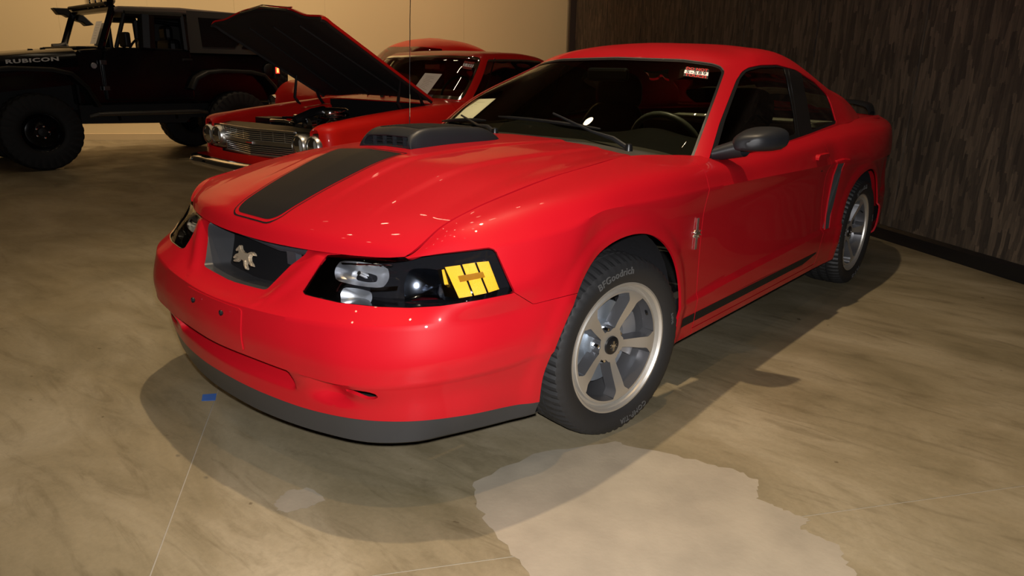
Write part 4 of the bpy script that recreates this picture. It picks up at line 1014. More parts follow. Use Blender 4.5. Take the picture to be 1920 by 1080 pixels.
# the far side of the nose sits a little lower
def descend(o):
    for c in o.children:
        yield c; yield from descend(c)
bpy.context.view_layer.update()
_seen = set()
for o in list(descend(CAR)):
    if o.type != 'MESH' or o.data in _seen: continue
    r_ = o
    while r_.parent is not CAR: r_ = r_.parent
    if r_.type == 'EMPTY': continue
    _seen.add(o.data); n = len(o.data.vertices); c = np.empty(n*3); o.data.vertices.foreach_get('co', c); c = c.reshape(-1, 3)
    if o.location.length > 1e-6 or (c[:, 0] > -.02).all(): continue
    w_ = ss((c[:, 1]+.85)/.45)*(1-ss((c[:, 1]-.15)/.45))*ss((c[:, 2]-.35)/.3)
    c[:, 2] += np.minimum(c[:, 0], 0)*.066*w_; o.data.vertices.foreach_set('co', c.ravel()); o.data.update()

# ================================================================= generic body builder for the cars behind
def cols2(rows): return np.array(rows, float)
def body_side(rows, ustep=.05, vstep=.03, vbr=(), arches=()):
    A_, a_, b_ = surf(cols2(rows), ustep, vstep, vbr=vbr); V, F = gridmesh(A_, a_, b_)
    if (normals(V, F)[:, 0]*np.sign(V[:, 0]+1e-9)).mean() < 0: F = [tuple(reversed(q)) for q in F]
    for (cy, cz, r) in arches:
        f = np.hypot(V[:, 1]-cy, V[:, 2]-cz)-r; f[V[:, 2] > cz+r+.05] = 1; V, F = clip(V, F, f)
    return V, F
def shellparts(rows, ustep, vstep, sym=True):
    A_, a_, b_ = surf(cols2(rows), ustep, vstep, sym0=sym); V, F = gridmesh(A_, a_, b_)
    if normals(V, F)[:, 2].mean() < 0: F = [tuple(reversed(q)) for q in F]
    return V, F
def simple_wheel(parent, loc, R0, W, rim, m_rim, lugs=40, k=1, label=None, cap=CHROME, rub=RUBBER):
    e_ = D.objects.new('wheel', None); col.objects.link(e_); e_.parent = parent; e_.location = loc; e_.rotation_euler = (0, 0, 0 if k > 0 else math.pi)
    tyre(e_, R0=R0, W=W, rim_r=rim, lugs=lugs, m=rub, gd=.014 if R0 > .4 else .006)
    s = MB(); s.lathe([(rim+.006, W/2-.016), (rim, W/2-.02), (rim-.02, W/2-.05), (rim-.05, W/2-.08), (.09, W/2-.06), (.08, W/2-.05), (.0, W/2-.045)], axis='x', n=48); s.obj('rim', m_rim, e_)
    s = MB(); s.lathe([(.05, W/2-.05), (.045, W/2-.03), (.0, W/2-.025)], axis='x', n=24); s.obj('hub_cap', cap, e_)
    for q in range(5): a = 2*math.pi*q/5; MB().lathe([(.0, W/2-.035), (.011, W/2-.037), (.011, W/2-.06)], (0, .068*math.cos(a), .068*math.sin(a)), axis='x', n=6).obj('wheel_nut', CHROME, e_, smooth=False)
    return e_

# ================================================================= classic red coupe with its bonnet up
CH = root('classic_coupe', 'red classic coupe with raised bonnet, chrome barred grille and twin round headlamps', 'car', (-3.4857, 1.8856, 0), .0337)
WHL = (0, .34, .39); WHR = (2.92, .34, .39)
yc = [-.715, -.70, -.45, -.1, .3, .72, 1.3, 2.0, 2.7, 3.3, 3.9, 4.0]
def crow(xs, zs): return [(x, y, z) for x, y, z in zip(xs, yc, zs)]
rows = [
 crow([.80,.84,.86,.87,.87,.87,.87,.87,.87,.86,.82,.78], [.40,.38,.30,.26,.25,.25,.25,.25,.26,.30,.34,.34]),
 crow([.82,.865,.885,.895,.90,.90,.90,.90,.90,.885,.84,.80], [.46,.45,.42,.40,.39,.38,.38,.38,.38,.40,.44,.44]),
 crow([.83,.872,.905,.92,.925,.93,.93,.93,.93,.91,.85,.81], [.56,.56,.56,.56,.57,.57,.57,.57,.58,.59,.60,.60]),
 crow([.83,.868,.90,.918,.925,.93,.93,.93,.925,.90,.84,.80], [.68,.69,.705,.72,.74,.76,.76,.77,.78,.78,.76,.76]),
 crow([.825,.855,.885,.90,.905,.905,.905,.90,.895,.87,.81,.78], [.735,.747,.785,.82,.85,.875,.885,.89,.895,.89,.85,.84]),
 crow([.81,.830,.845,.855,.862,.862,.87,.87,.86,.83,.77,.74], [.755,.768,.812,.85,.885,.915,.925,.93,.935,.93,.885,.87]),
 crow([.76,.765,.765,.765,.775,.80,.82,.82,.80,.76,.70,.66], [.757,.772,.818,.858,.895,.930,.940,.945,.95,.94,.90,.89]),
 crow([.735,.735,.735,.735,.745,.79,.81,.81,.79,.74,.60,.56], [.748,.762,.808,.848,.885,.925,.935,.94,.95,.945,.905,.895]),
 crow([.725,.725,.725,.725,.735,.78,.80,.80,.70,.40,.2,.2], [.66,.68,.71,.74,.76,.80,.90,.93,.955,.95,.91,.90]),
]
V, F = body_side(rows, .06, .03, arches=(WHL, WHR))
for mx in (0, 1):
    f = mirror if mx else (lambda V, F: (V, F)); k = -1 if mx else 1
    a, b = clip(V, F, .705-V[:, 1]); mk('front_wing', *f(a, b), REDB, CH, solid=.008)
    a, b = clip(V, F, np.minimum(V[:, 1]-.711, 1.98-V[:, 1])); d_ = mk('door', *f(a, b), REDB, CH, solid=.008)
    MB().box((k*.935, 1.84, .80), (.02, .12, .02)).obj('door_handle', CHROME, d_, smooth=False, bevel=.005)
    a, b = clip(V, F, V[:, 1]-1.986); mk('rear_quarter', *f(a, b), REDB, CH, solid=.008)
    for ay, r in ((0, .33), (2.92, .33)): simple_wheel(CH, (k*.76, ay, r), .33, .21, .19, ALU, k=k)
# boot and tail
MB().prism([(2.95, .40), (3.95, .40), (4.0, .60), (3.98, .86), (3.4, .945), (2.95, .955)], lambda a, b: (-.70, a, b), lambda a, b: (.70, a, b)).obj('boot', REDB, CH, smooth=False, bevel=.03)
MB().prism([(4.0, .36), (4.10, .38), (4.12, .44), (4.09, .50), (4.0, .50)], lambda a, b: (-.9, a, b), lambda a, b: (.9, a, b)).obj('rear_chrome_bumper', CHROME, CH, smooth=False, bevel=.01)
# cowl between bonnet and windscreen
V2, F2 = shellparts([[(0,.55,.925),(.3,.555,.925),(.6,.58,.922),(.80,.62,.915)], [(0,.66,.945),(.3,.665,.944),(.6,.69,.938),(.815,.74,.925)], [(0,.80,.955),(.3,.81,.954),(.6,.84,.948),(.82,.90,.935)]], .05, .03)
mk('cowl', *both(V2, F2), REDB, CH, solid=.01)
for xx in (-.30, .02): MB().tube([(xx, .70, .955), (xx+.02, .76, .975), (xx+.30, .80, .985)], [.01, .006, .004], 6).obj('wiper', CHROME, CH)
MB().box((-.02, .66, .957), (.05, .02, .02)).obj('washer_nozzle', CHROME, CH, smooth=False)
# glasshouse
g_ = [
 [(0,.79,.950),(.4,.81,.948),(.68,.865,.942),(.785,.93,.935),(.815,1.02,.935),(.825,1.4,.940),(.82,1.95,.944),(.80,2.40,.950),(.73,2.80,.955),(.5,2.98,.955),(0,3.02,.955)],
 [(0,1.03,1.15),(.38,1.04,1.15),(.645,1.085,1.142),(.732,1.14,1.135),(.752,1.24,1.135),(.76,1.5,1.14),(.755,1.95,1.145),(.735,2.32,1.14),(.66,2.60,1.14),(.45,2.72,1.15),(0,2.75,1.16)],
 [(0,1.25,1.345),(.36,1.26,1.344),(.60,1.285,1.336),(.665,1.325,1.328),(.685,1.40,1.326),(.69,1.6,1.332),(.685,1.95,1.334),(.66,2.25,1.325),(.58,2.42,1.318),(.38,2.48,1.33),(0,2.49,1.338)],
 [(0,1.29,1.362),(.35,1.30,1.362),(.57,1.33,1.358),(.635,1.365,1.356),(.652,1.44,1.356),(.655,1.6,1.362),(.65,1.95,1.364),(.625,2.2,1.352),(.55,2.36,1.345),(.36,2.42,1.352),(0,2.43,1.358)],
 [(0,1.42,1.388),(.28,1.43,1.387),(.42,1.45,1.385),(.46,1.49,1.384),(.47,1.55,1.385),(.475,1.7,1.388),(.47,1.9,1.388),(.45,2.05,1.38),(.4,2.16,1.375),(.26,2.22,1.375),(0,2.23,1.378)],
 [(0,1.6,1.400),(0,1.62,1.400),(0,1.64,1.400),(0,1.66,1.400),(0,1.7,1.400),(0,1.75,1.400),(0,1.82,1.400),(0,1.87,1.399),(0,1.9,1.399),(0,1.92,1.398),(0,1.95,1.398)]]
V2, F2 = shellparts(g_, .016, .014)
ri_, ci_ = V2[:, 3], V2[:, 4]
def gwin(c0, c1, r0=.10, r1=1.90, rr=.02):
    P = np.stack([np.interp(ci_, np.arange(11), [0, .4, .7, .82, .95, 1.35, 1.9, 2.3, 2.7, 3.0, 3.5]), ri_*.22], 1)
    q = lambda c: float(np.interp(c, np.arange(11), [0, .4, .7, .82, .95, 1.35, 1.9, 2.3, 2.7, 3.0, 3.5]))
    return sdp(P, rnd([(q(c0) if c0 >= 0 else -.5, r0*.22), (q(c1), r0*.22), (q(c1), r1*.22), (q(c0) if c0 >= 0 else -.5, r1*.22)], rr))
w1 = gwin(-1, 2.85, .06, 1.93, .05); w2 = gwin(3.85, 6.8, .12, 1.88, .03); w3 = gwin(8.2, 10.5, .15, 1.85, .03); w3 = np.where(ci_ > 7.5, w3, -1)
a, b = clip(V2, F2, -np.maximum.reduce([w1, w2, w3])); mk('roof_and_pillars', *both(a, b), REDB, CH, solid=.012)
for w_, nm, ml in ((w1, 'windscreen', GLASS), (w3, 'rear_window', GLASSD)):
    a, b = clip(V2, F2, w_); o = mk(nm, *both(a, b), ml, CH)
    a, b = clip(V2, F2, np.minimum(.024-w_, w_+.008)); mk('chrome_surround', *both(offset(a, b, .004), b), CHROME, o, solid=.006)
for mx in (0, 1):
    f = mirror if mx else (lambda V, F: (V, F)); k = -1 if mx else 1
    a, b = clip(V2, F2, w2); o = mk('door_window', *f(a, b), GLASSD, CH)
    a, b = clip(V2, F2, np.minimum(.018-w2, w2+.006)); mk('chrome_surround', *f(offset(a, b, .003), b), CHROME, o, solid=.006)
    MB().tube([(k*.775, 1.16, .95), (k*.765, 1.30, 1.09), (k*.70, 1.47, 1.32)], .007, 6).obj('vent_window_post', CHROME, o)
# interior
MB().box((0, 1.9, .45), (1.5, 2.2, .06)).obj('cabin_floor', VOID, CH, smooth=False)
MB().prism([(.80, .60), (1.15, .60), (1.20, .86), (1.10, .935), (.82, .945)], lambda a, b: (-.74, a, b), lambda a, b: (.74, a, b)).obj('dashboard', REDIN, CH, smooth=False, bevel=.02)
for yy, zz, nm in ((1.85, .88, 'front_bench'), (2.62, .90, 'rear_bench')):
    s = MB().box((0, yy, .72), (1.30, .18, .56)).obj(nm, REDIN, CH, smooth=False, bevel=.05)
    MB().box((0, yy-.28, .55), (1.30, .50, .18)).obj('cushion', REDIN, s, smooth=False, bevel=.05)
s = MB(); s.box((.34, 1.74, 1.06), (.40, .12, .22)); s.obj('head_rest', REDIN, CH, smooth=False, bevel=.05)
MB().tube([np.array([.36, 1.27, .98])+np.array([math.cos(t)*.19, math.sin(t)*.08, math.sin(t)*.17]) for t in np.linspace(0, 2*math.pi, 25)], .012, 8, cap=False).obj('steering_wheel', BLACK, CH)
MB().box((.05, 1.27, 1.24), (.22, .02, .055)).obj('rear_view_mirror', CHROME, CH, smooth=False, bevel=.01)
# engine bay
s = MB(); s.box((0, -.05, .50), (1.40, 1.20, .05)); s.box((0, .60, .68), (1.44, .06, .46)); s.box((0, -.64, .60), (1.10, .06, .22)); s.obj('engine_bay', VOID, CH, smooth=False)
V3, F3 = shellparts([[(0,-.78,.715),(.3,-.75,.715),(.5,-.72,.712),(.68,-.70,.715)], [(0,-.70,.735),(.3,-.68,.735),(.5,-.66,.73),(.68,-.64,.728)], [(0,-.55,.735),(.3,-.54,.735),(.5,-.52,.73),(.68,-.50,.728)], [(0,-.50,.66),(.3,-.49,.66),(.5,-.48,.66),(.68,-.46,.66)]], .05, .03)
mk('radiator_panel', *both(V3, F3), mat('satin_dark_panel', (.010, .011, .009), .4, spec=.3), CH)
en = MB().box((0, .05, .62), (.62, .62, .24)).obj('engine_block', mat('engine_dark', (.03, .03, .03), .4, metal=.5), CH, smooth=False, bevel=.03)
s = MB(); s.lathe([(.0, .05), (.14, .045), (.165, .03), (.17, 0), (.165, -.03), (.0, -.03)], (0, .02, .82), n=40); s.obj('air_cleaner', CHROME, en)
for k in (-1, 1):
    s = MB(); s.box((k*.25, .10, .76), (.15, .52, .08)); s.obj('valve_cover', CHROME, en, smooth=False, bevel=.02)
s = MB(); s.tube([(.0, -.05, .85), (.12, -.25, .84), (.10, -.42, .78)], .035, 12); s.obj('radiator_hose', BLACK, en)
s = MB(); s.lathe([(.0, .03), (.06, .02), (.07, -.02), (.04, -.03)], (.2, -.34, .74), axis='y', n=24); s.obj('alternator', CHROME, en)
s = MB(); s.tube([(-.28, -.40, .755), (-.05, -.42, .76), (.05, -.40, .74)], .018, 10); s.obj('chrome_pipe', CHROME, en)
s = MB(); s.box((-.52, -.25, .70), (.24, .18, .14)); s.obj('battery', BLACK, CH, smooth=False, bevel=.01)
rr = random.Random(9)
for q in range(12):
    x0, y0 = rr.uniform(-.5, .5), rr.uniform(-.35, .45); p = [(x0, y0, .70)]
    for w_ in range(3): x0 += rr.uniform(-.15, .15); y0 += rr.uniform(-.12, .12); p.append((x0, y0, .76+rr.uniform(0, .06)))
    MB().tube(p, .007, 6).obj('engine_cable', BLACK if q % 3 else CHROME, CH)
for k in (-1, 1): MB().prism([(.10, .66), (.55, .66), (.50, .87), (.20, .84)], lambda a, b: (k*.70, a, b), lambda a, b: (k*.60, a, b)).obj('inner_panel', REDB if k < 0 else VOID, CH, smooth=False, bevel=.02)
# raised bonnet
HO = Vector((0, .56, .975)); HD = Vector((0, -1.13, .62)); HL = HD.length; HD.normalize(); HN = Vector((0, .62, 1.13)).normalized()
def hp(x, t, h=0): return tuple(HO+Vector((x, 0, 0))+HD*(t*HL)+HN*h)
hg = []
for t in (0, .1, .4, .75, .93, .985, 1.0):
    e_ = -.012 if t == 1.0 else 0
    hg.append([hp(x, t+(.035 if t > .9 else 0)*(1-abs(x)/.78)*1.0, z_+e_) for x, z_ in ((-.785, -.035), (-.775, -.012), (-.70, 0), (-.60, .002), (-.36, .02+.035*t), (-.30, .025+.040*t), (0, .028+.042*t), (.30, .025+.040*t), (.36, .02+.035*t), (.60, .002), (.70, 0), (.775, -.012), (.785, -.035))])
A_, a_, b_ = surf(np.array(hg), .04, .05); V3, F3 = gridmesh(A_, a_, b_)
if (normals(V3, F3)@np.array(HN)).mean() < 0: F3 = [tuple(reversed(q)) for q in F3]
bo = mk('raised_bonnet', V3, F3, REDB, CH, solid=.012)
mk('bonnet_underside', [v[:3]-np.array(HN)*.020 for v in V3], F3, mat('bonnet_inner_black', (.012, .010, .009), .7), bo, solid=.015)
for x0 in (-.45, 0, .45): MB().tube([hp(x0, .08, -.026), hp(x0*.8, .92, -.026)], .010, 8).obj('stiffener', mat('stiffener_black', (.012, .010, .009), .7), bo)
s = MB(); s.tube([hp(-.34, 1.015, .035), hp(0, 1.045, .048), hp(.34, 1.015, .035)], .009, 8); s.obj('bonnet_lip_trim', CHROME, bo)
s = MB(); s.tube([hp(-.34, 1.005, .060), hp(0, 1.035, .074), hp(.34, 1.005, .060)], .006, 8); s.obj('bonnet_lip_trim', CHROME, bo)
for q in range(6): MB().box(hp(-.30+.12*q, .99, .078), (.03, .012, .010)).obj('bonnet_letter_block', REDP, bo, smooth=False)
for k in (-1, 1):
    for (a0, a1) in ((.22, .30), (.50, .12)):
        p0 = (k*.74, a0, .86); p1 = Vector(hp(k*.74, a1, -.03)); MB().tube([p0, (k*.74, a0-.05*1, .93), tuple(p1)], [.016, .014, .012], 8).obj('bonnet_hinge', BLACK, CH)
# nose: valance, grille, lamps, bumper
nv = [[(0,-.80,.37),(.4,-.775,.37),(.75,-.73,.38),(.84,-.70,.39)], [(0,-.815,.44),(.4,-.79,.44),(.77,-.74,.45),(.86,-.70,.45)], [(0,-.80,.505),(.4,-.775,.505),(.77,-.73,.51),(.86,-.70,.51)]]
V3, F3 = shellparts(nv, .05, .03); mk('front_valance', *both(V3, F3), REDB, CH, solid=.01)
gb = MB().prism([(-.52, -.70), (0, -.775), (.52, -.70), (.52, -.66), (-.52, -.66)], lambda a, b: (a, b, .515), lambda a, b: (a, b, .715)).obj('grille', VOID, CH, smooth=False)
nb = 13
for q in range(nb):
    z = .520+.192*q/(nb-1)
    if abs(z-.612) < .020: continue
    yy = -.80+.0
    s = MB(); s.tube([(-.515, -.712+.004, z), (-.26, -.752, z), (0, -.792, z), (.26, -.752, z), (.515, -.712+.004, z)], .0042, 6); s.obj('grille_bar', SATCHR, gb, smooth=False)
s = MB(); s.prism([(-.515, -.715), (0, -.797), (.515, -.715), (.515, -.70), (0, -.78), (-.515, -.70)], lambda a, b: (a, b, .598), lambda a, b: (a, b, .626)); s.obj('grille_centre_bar', SATCHR, gb, smooth=False)
for z0, z1 in ((.505, .516), (.716, .728)):
    s = MB(); s.prism([(-.52, -.725), (0, -.802), (.52, -.725), (.52, -.70), (0, -.777), (-.52, -.70)], lambda a, b: (a, b, z0), lambda a, b: (a, b, z1)); s.obj('grille_frame', SATCHR, gb, smooth=False)
for xx in (-.4, -.27, -.13, .13, .27, .4): MB().box((xx, -.789+abs(xx)*.155, .66), (.004, .006, .09)).obj('grille_upright', SATCHR, gb, smooth=False)
s = MB(); s.prism([(-.045, .602), (.045, .602), (.045, .622), (-.045, .622)], lambda a, b: (a, -.792, b), lambda a, b: (a, -.803, b)); bd = s.obj('grille_badge', CHROME, gb, smooth=False)
MB().box((0, -.804, .612), (.075, .004, .006)).obj('badge_stripe', REDP, gb, smooth=False)
for k in (-1, 1):
    pl = [(k*.515, -.712), (k*.70, -.708), (k*.845, -.685), (k*.845, -.66), (k*.515, -.66)]
    s = MB(); s.prism(pl if k > 0 else pl[::-1], lambda a, b: (a, b, .515), lambda a, b: (a, b, .728)); hs_ = s.obj('lamp_surround', CHROME, CH, smooth=False, bevel=.012)
    for xx, yy in ((.598, -.712), (.770, -.700)):
        s = MB(); s.lathe([(.070, .03), (.078, .03), (.090, .012), (.090, -.02)], (k*xx, yy-.012, .625), axis='y', n=40, M=None); o = s.obj('headlamp', SATCHR, CH)
        s = MB(); s.lathe([(.0, .0), (.035, .004), (.072, .022)], (k*xx, yy-.012, .625), axis='y', n=32); s.obj('reflector_bowl', mat('fluted_bowl', (.78, .78, .74), .45, metal=.35, bump=(220, .8)), o)
        s = MB(); s.lathe([(.0, .042), (.03, .040), (.055, .034), (.072, .022)], (k*xx, yy-.012, .625), axis='y', n=32); s.obj('lamp_glass', LENS, o)
bp_ = []
for x, y in ((-.93, -.60), (-.925, -.74), (-.88, -.83), (-.6, -.885), (0, -.93), (.6, -.885), (.88, -.83), (.925, -.74), (.93, -.60)):
    n_ = Vector((x*.35 if abs(x) < .9 else x*1.6, -1 if abs(x) < .9 else -.25, 0)).normalized()
    bp_.append([tuple(Vector((x, y, z))+n_*o_) for z, o_ in ((.355, -.03), (.365, .005), (.385, .022), (.41, .028), (.43, .018), (.445, .020), (.455, .004), (.46, -.03))])
A_, a_, b_ = surf(np.array(bp_), .02, .05); V3, F3 = gridmesh(A_, a_, b_); mk('front_chrome_bumper', V3, F3, CHROME, CH)
MB().box((0, -.90, .33), (.34, .01, .07)).obj('plate_bracket', BLACK, CH, smooth=False)
s = MB(); s.prism([(-.78, .24), (.78, .24), (.78, .36), (-.78, .36)], lambda a, b: (a, -.60, b), lambda a, b: (a, 3.6, b)); s.obj('chassis', VOID, CH, smooth=False)
# sticker and sheet
cM = Matrix.Translation((-3.4857, 1.8856, 0))@Matrix.Rotation(.0337, 4, 'Z')
def chw(px, py, push=.01):
    """point on this car's windscreen plane seen at a picture place, in car coordinates"""
    inv = cM.inverted(); o_ = inv@Vector(CAM); d_ = inv.to_3x3()@Vector(ray(px, py)); n_ = Vector((0, -.645, .764)); p0 = Vector((0, .80, .955))+n_*push
    t = (p0-o_).dot(n_)/d_.dot(n_); return np.array(o_+d_*t)
sticker([chw(*p) for p in ((871, 114), (891, 117), (884, 131), (866, 128))], CH, 'numbered_sticker', 'DO NOT', 'S-580', 'TOUCH', (0, -.645, .764))
q_ = [np.array(cM@Vector(chw(px, py, .020))) for px, py in ((797, 137), (829, 139), (798, 181), (777, 165))]
paper([q_[0], q_[1], q_[2], q_[3]], 'white printed sheet leaning on the windscreen of the classic red coupe with raised bonnet', 9, 3, (-.02, -.645, .764))

# ================================================================= rounded red coupe further back
RC = root('rounded_coupe', 'rounded red coupe with a domed roof, standing behind the classic coupe near the tan wall', 'car', (-5.70, 5.2, 0))
def loc5(rows): return [[(x, y-5.2, z) for x, y, z in r] for r in rows]
yb = [3.02, 3.08, 3.24, 3.52, 3.9, 4.4, 5.0, 5.7, 6.2, 6.6, 6.95]
def rw(xs, zs): return [(x, y, z) for x, y, z in zip(xs, yb, zs)]
rows = [rw([.55,.70,.80,.85,.84,.80,.80,.82,.85,.80,.55], [.30,.28,.26,.25,.25,.25,.25,.25,.26,.30,.36]),
        rw([.58,.74,.84,.88,.88,.84,.84,.86,.89,.84,.58], [.52,.55,.58,.62,.60,.52,.50,.55,.60,.58,.50]),
        rw([.56,.72,.83,.87,.86,.82,.82,.85,.88,.82,.56], [.66,.76,.87,.92,.88,.80,.78,.84,.90,.82,.64]),
        rw([.50,.62,.72,.74,.72,.72,.76,.78,.76,.66,.42], [.74,.86,.99,1.05,1.03,.98,.97,1.0,1.05,.98,.76]),
        rw([.30,.40,.48,.50,.52,.62,.70,.70,.62,.46,.22], [.76,.90,1.02,1.07,1.07,1.06,1.05,1.08,1.10,1.02,.80]),
        rw([0,0,0,0,0,0,0,0,0,0,0], [.76,.90,1.02,1.08,1.10,1.10,1.08,1.12,1.14,1.06,.82])]
V, F = body_side(loc5(rows), .07, .05, arches=((3.45-5.2, .33, .37), (6.1-5.2, .33, .37)))
a, b = clip(V, F, (4.35-5.2)-V[:, 1]); mk('front_body', *both(a, b), REDB, RC)
a, b = clip(V, F, V[:, 1]-(4.352-5.2)); mk('rear_body', *both(a, b), REDB, RC)
g_ = loc5([
 [(0,4.05,1.06),(.4,4.10,1.05),(.62,4.25,1.03),(.72,4.45,1.02),(.76,5.0,1.02),(.76,5.6,1.03),(.66,6.1,1.06),(.4,6.4,1.06),(0,6.5,1.07)],
 [(0,4.38,1.30),(.36,4.42,1.30),(.56,4.55,1.28),(.655,4.72,1.27),(.69,5.1,1.28),(.68,5.55,1.28),(.58,5.95,1.27),(.35,6.18,1.28),(0,6.25,1.28)],
 [(0,4.68,1.50),(.32,4.71,1.50),(.48,4.80,1.485),(.56,4.92,1.475),(.59,5.15,1.485),(.58,5.5,1.48),(.50,5.75,1.47),(.30,5.92,1.47),(0,5.97,1.48)],
 [(0,4.85,1.575),(.22,4.88,1.573),(.36,4.95,1.565),(.42,5.05,1.56),(.44,5.2,1.565),(.43,5.4,1.562),(.36,5.58,1.555),(.22,5.68,1.555),(0,5.72,1.56)],
 [(0,5.15,1.625),(0,5.17,1.625),(0,5.19,1.625),(0,5.22,1.625),(0,5.26,1.625),(0,5.30,1.625),(0,5.34,1.624),(0,5.37,1.622),(0,5.4,1.62)]])
V2, F2 = shellparts(g_, .05, .04); ri_, ci_ = V2[:, 3], V2[:, 4]
w1 = np.minimum.reduce([2.75-ci_, (ri_-.08), (1.95-ri_)]); w2 = np.minimum.reduce([ci_-3.2, 5.4-ci_, ri_-.1, 1.75-ri_-.35*ss((abs(ci_-4.3)-.4)/.7)]); 
a, b = clip(V2, F2, -np.maximum(w1, w2)); mk('roof_and_pillars', *both(a, b), REDB, RC, solid=.015)
a, b = clip(V2, F2, w1); mk('windscreen', *both(a, b), GLASS, RC)
for mx in (0, 1): a, b = clip(V2, F2, w2); mk('door_window', *(mirror(a, b) if mx else (a, b)), GLASSD, RC)
MB().box((0, .1, .75), (1.3, 1.9, .5)).obj('cabin_interior', VOID, RC, smooth=False)
for k in (-1, 1):
    for yy in (3.45, 6.1): simple_wheel(RC, (k*.72, yy-5.2, .33), .33, .19, .19, ALU, k=k)
    s = MB(); s.lathe([(.0, .05), (.05, .045), (.085, .02), (.092, -.02), (.08, -.06)], (k*.66, 3.06-5.2, .78), axis='y', n=28); s.obj('headlamp', CHROME, RC)
MB().box((0, -2.24, .42), (1.5, .06, .10)).obj('chrome_bumper', CHROME, RC, smooth=False, bevel=.02)
for q in range(7): MB().box((-.12+.04*q, -2.19, .62), (.012, .03, .22)).obj('grille_bar', CHROME, RC, smooth=False)

# ================================================================= black off-roader on the left
JX, JY = -8.40, 1.96
JP = root('off_road_vehicle', 'lifted black off-road vehicle with soft top, snorkel and big tyres, nearest the tan wall', 'car', (JX, JY, 0))
JB = mat('gloss_black_paint', (.003, .003, .004), .16, coat=0, spec=.28)
JM = mat('matt_black_trim', (.0045, .0045, .0045), .5, spec=.25)
JT = mat('off_road_rubber', (.0065, .0065, .0065), .7, spec=.3)
JC = mat('grey_soft_top_cloth', (.036, .034, .030), .9, bump=(300, .3))
VIN = mat('dark_vinyl_window', (.006, .006, .007), .25)
OF = (-JX, -JY, 0)
def J(s, name, m, parent=JP, **k): 
    k.setdefault('smooth', False); o = s.obj(name, m, parent, **k)
    if parent is JP: o.location = OF
    return o
L_X, R_X = -7.60, -9.20
def slabx(poly, x0, x1): return MB().prism(poly, lambda a, b: (x0, a, b), lambda a, b: (x1, a, b))
# tub and bonnet
J(slabx([(1.22,.72),(3.84,.72),(3.86,1.30),(3.82,1.36),(2.62,1.36),(1.60,1.385),(1.30,1.36),(1.22,1.20)], L_X-.03, R_X+.03), 'tub', JB, bevel=.03)
hb_ = []
for yy, zt, hw in ((-.02,1.20,.66),(.05,1.235,.68),(.5,1.285,.705),(.9,1.33,.73),(1.28,1.368,.745)):
    hb_.append([(-8.40+x*hw, yy, zt-dz) for x, dz in ((-1.04,.40),(-1.03,.10),(-.99,.045),(-.90,.012),(-.45,-.006),(0,-.010),(.45,-.006),(.90,.012),(.99,.045),(1.03,.10),(1.04,.40))])
A_, a_, b_ = surf(np.array(hb_), .04, .06); V3, F3 = gridmesh(A_, a_, b_)
if normals(V3, F3)[:, 2].mean() < 0: F3 = [tuple(reversed(q)) for q in F3]
bn = mk('bonnet', V3, F3, JB, JP, solid=.01); bn.location = OF
J(MB().box((-8.4, -.03, 1.0), (1.34, .06, .52)), 'grille_panel', JB, bevel=.02)
for k in (-1, 1):
    s = MB(); s.lathe([(.0, .04), (.09, .035), (.10, .0)], (-8.4+k*.50, -.06, 1.02), axis='y', n=28); J(s, 'headlamp', CHROME, smooth=True)
for q in range(7): J(MB().box((-8.4-.27+.09*q, -.065, 1.0), (.035, .02, .34)), 'grille_slot', VOID)
J(MB().box((-8.4, -.28, .74), (1.5, .22, .18)), 'front_bumper', JM, bevel=.03)
J(MB().box((-8.4, 3.92, .72), (1.5, .18, .18)), 'rear_bumper', JM, bevel=.03)
# hood catches and nozzles seen on the bonnet line
for px_ in ((50, 94), (73, 92)):
    p = at(*px_, 'x', -8.2); J(MB().box(p, (.05, .05, .035)), 'bonnet_bump', JM, bevel=.008)
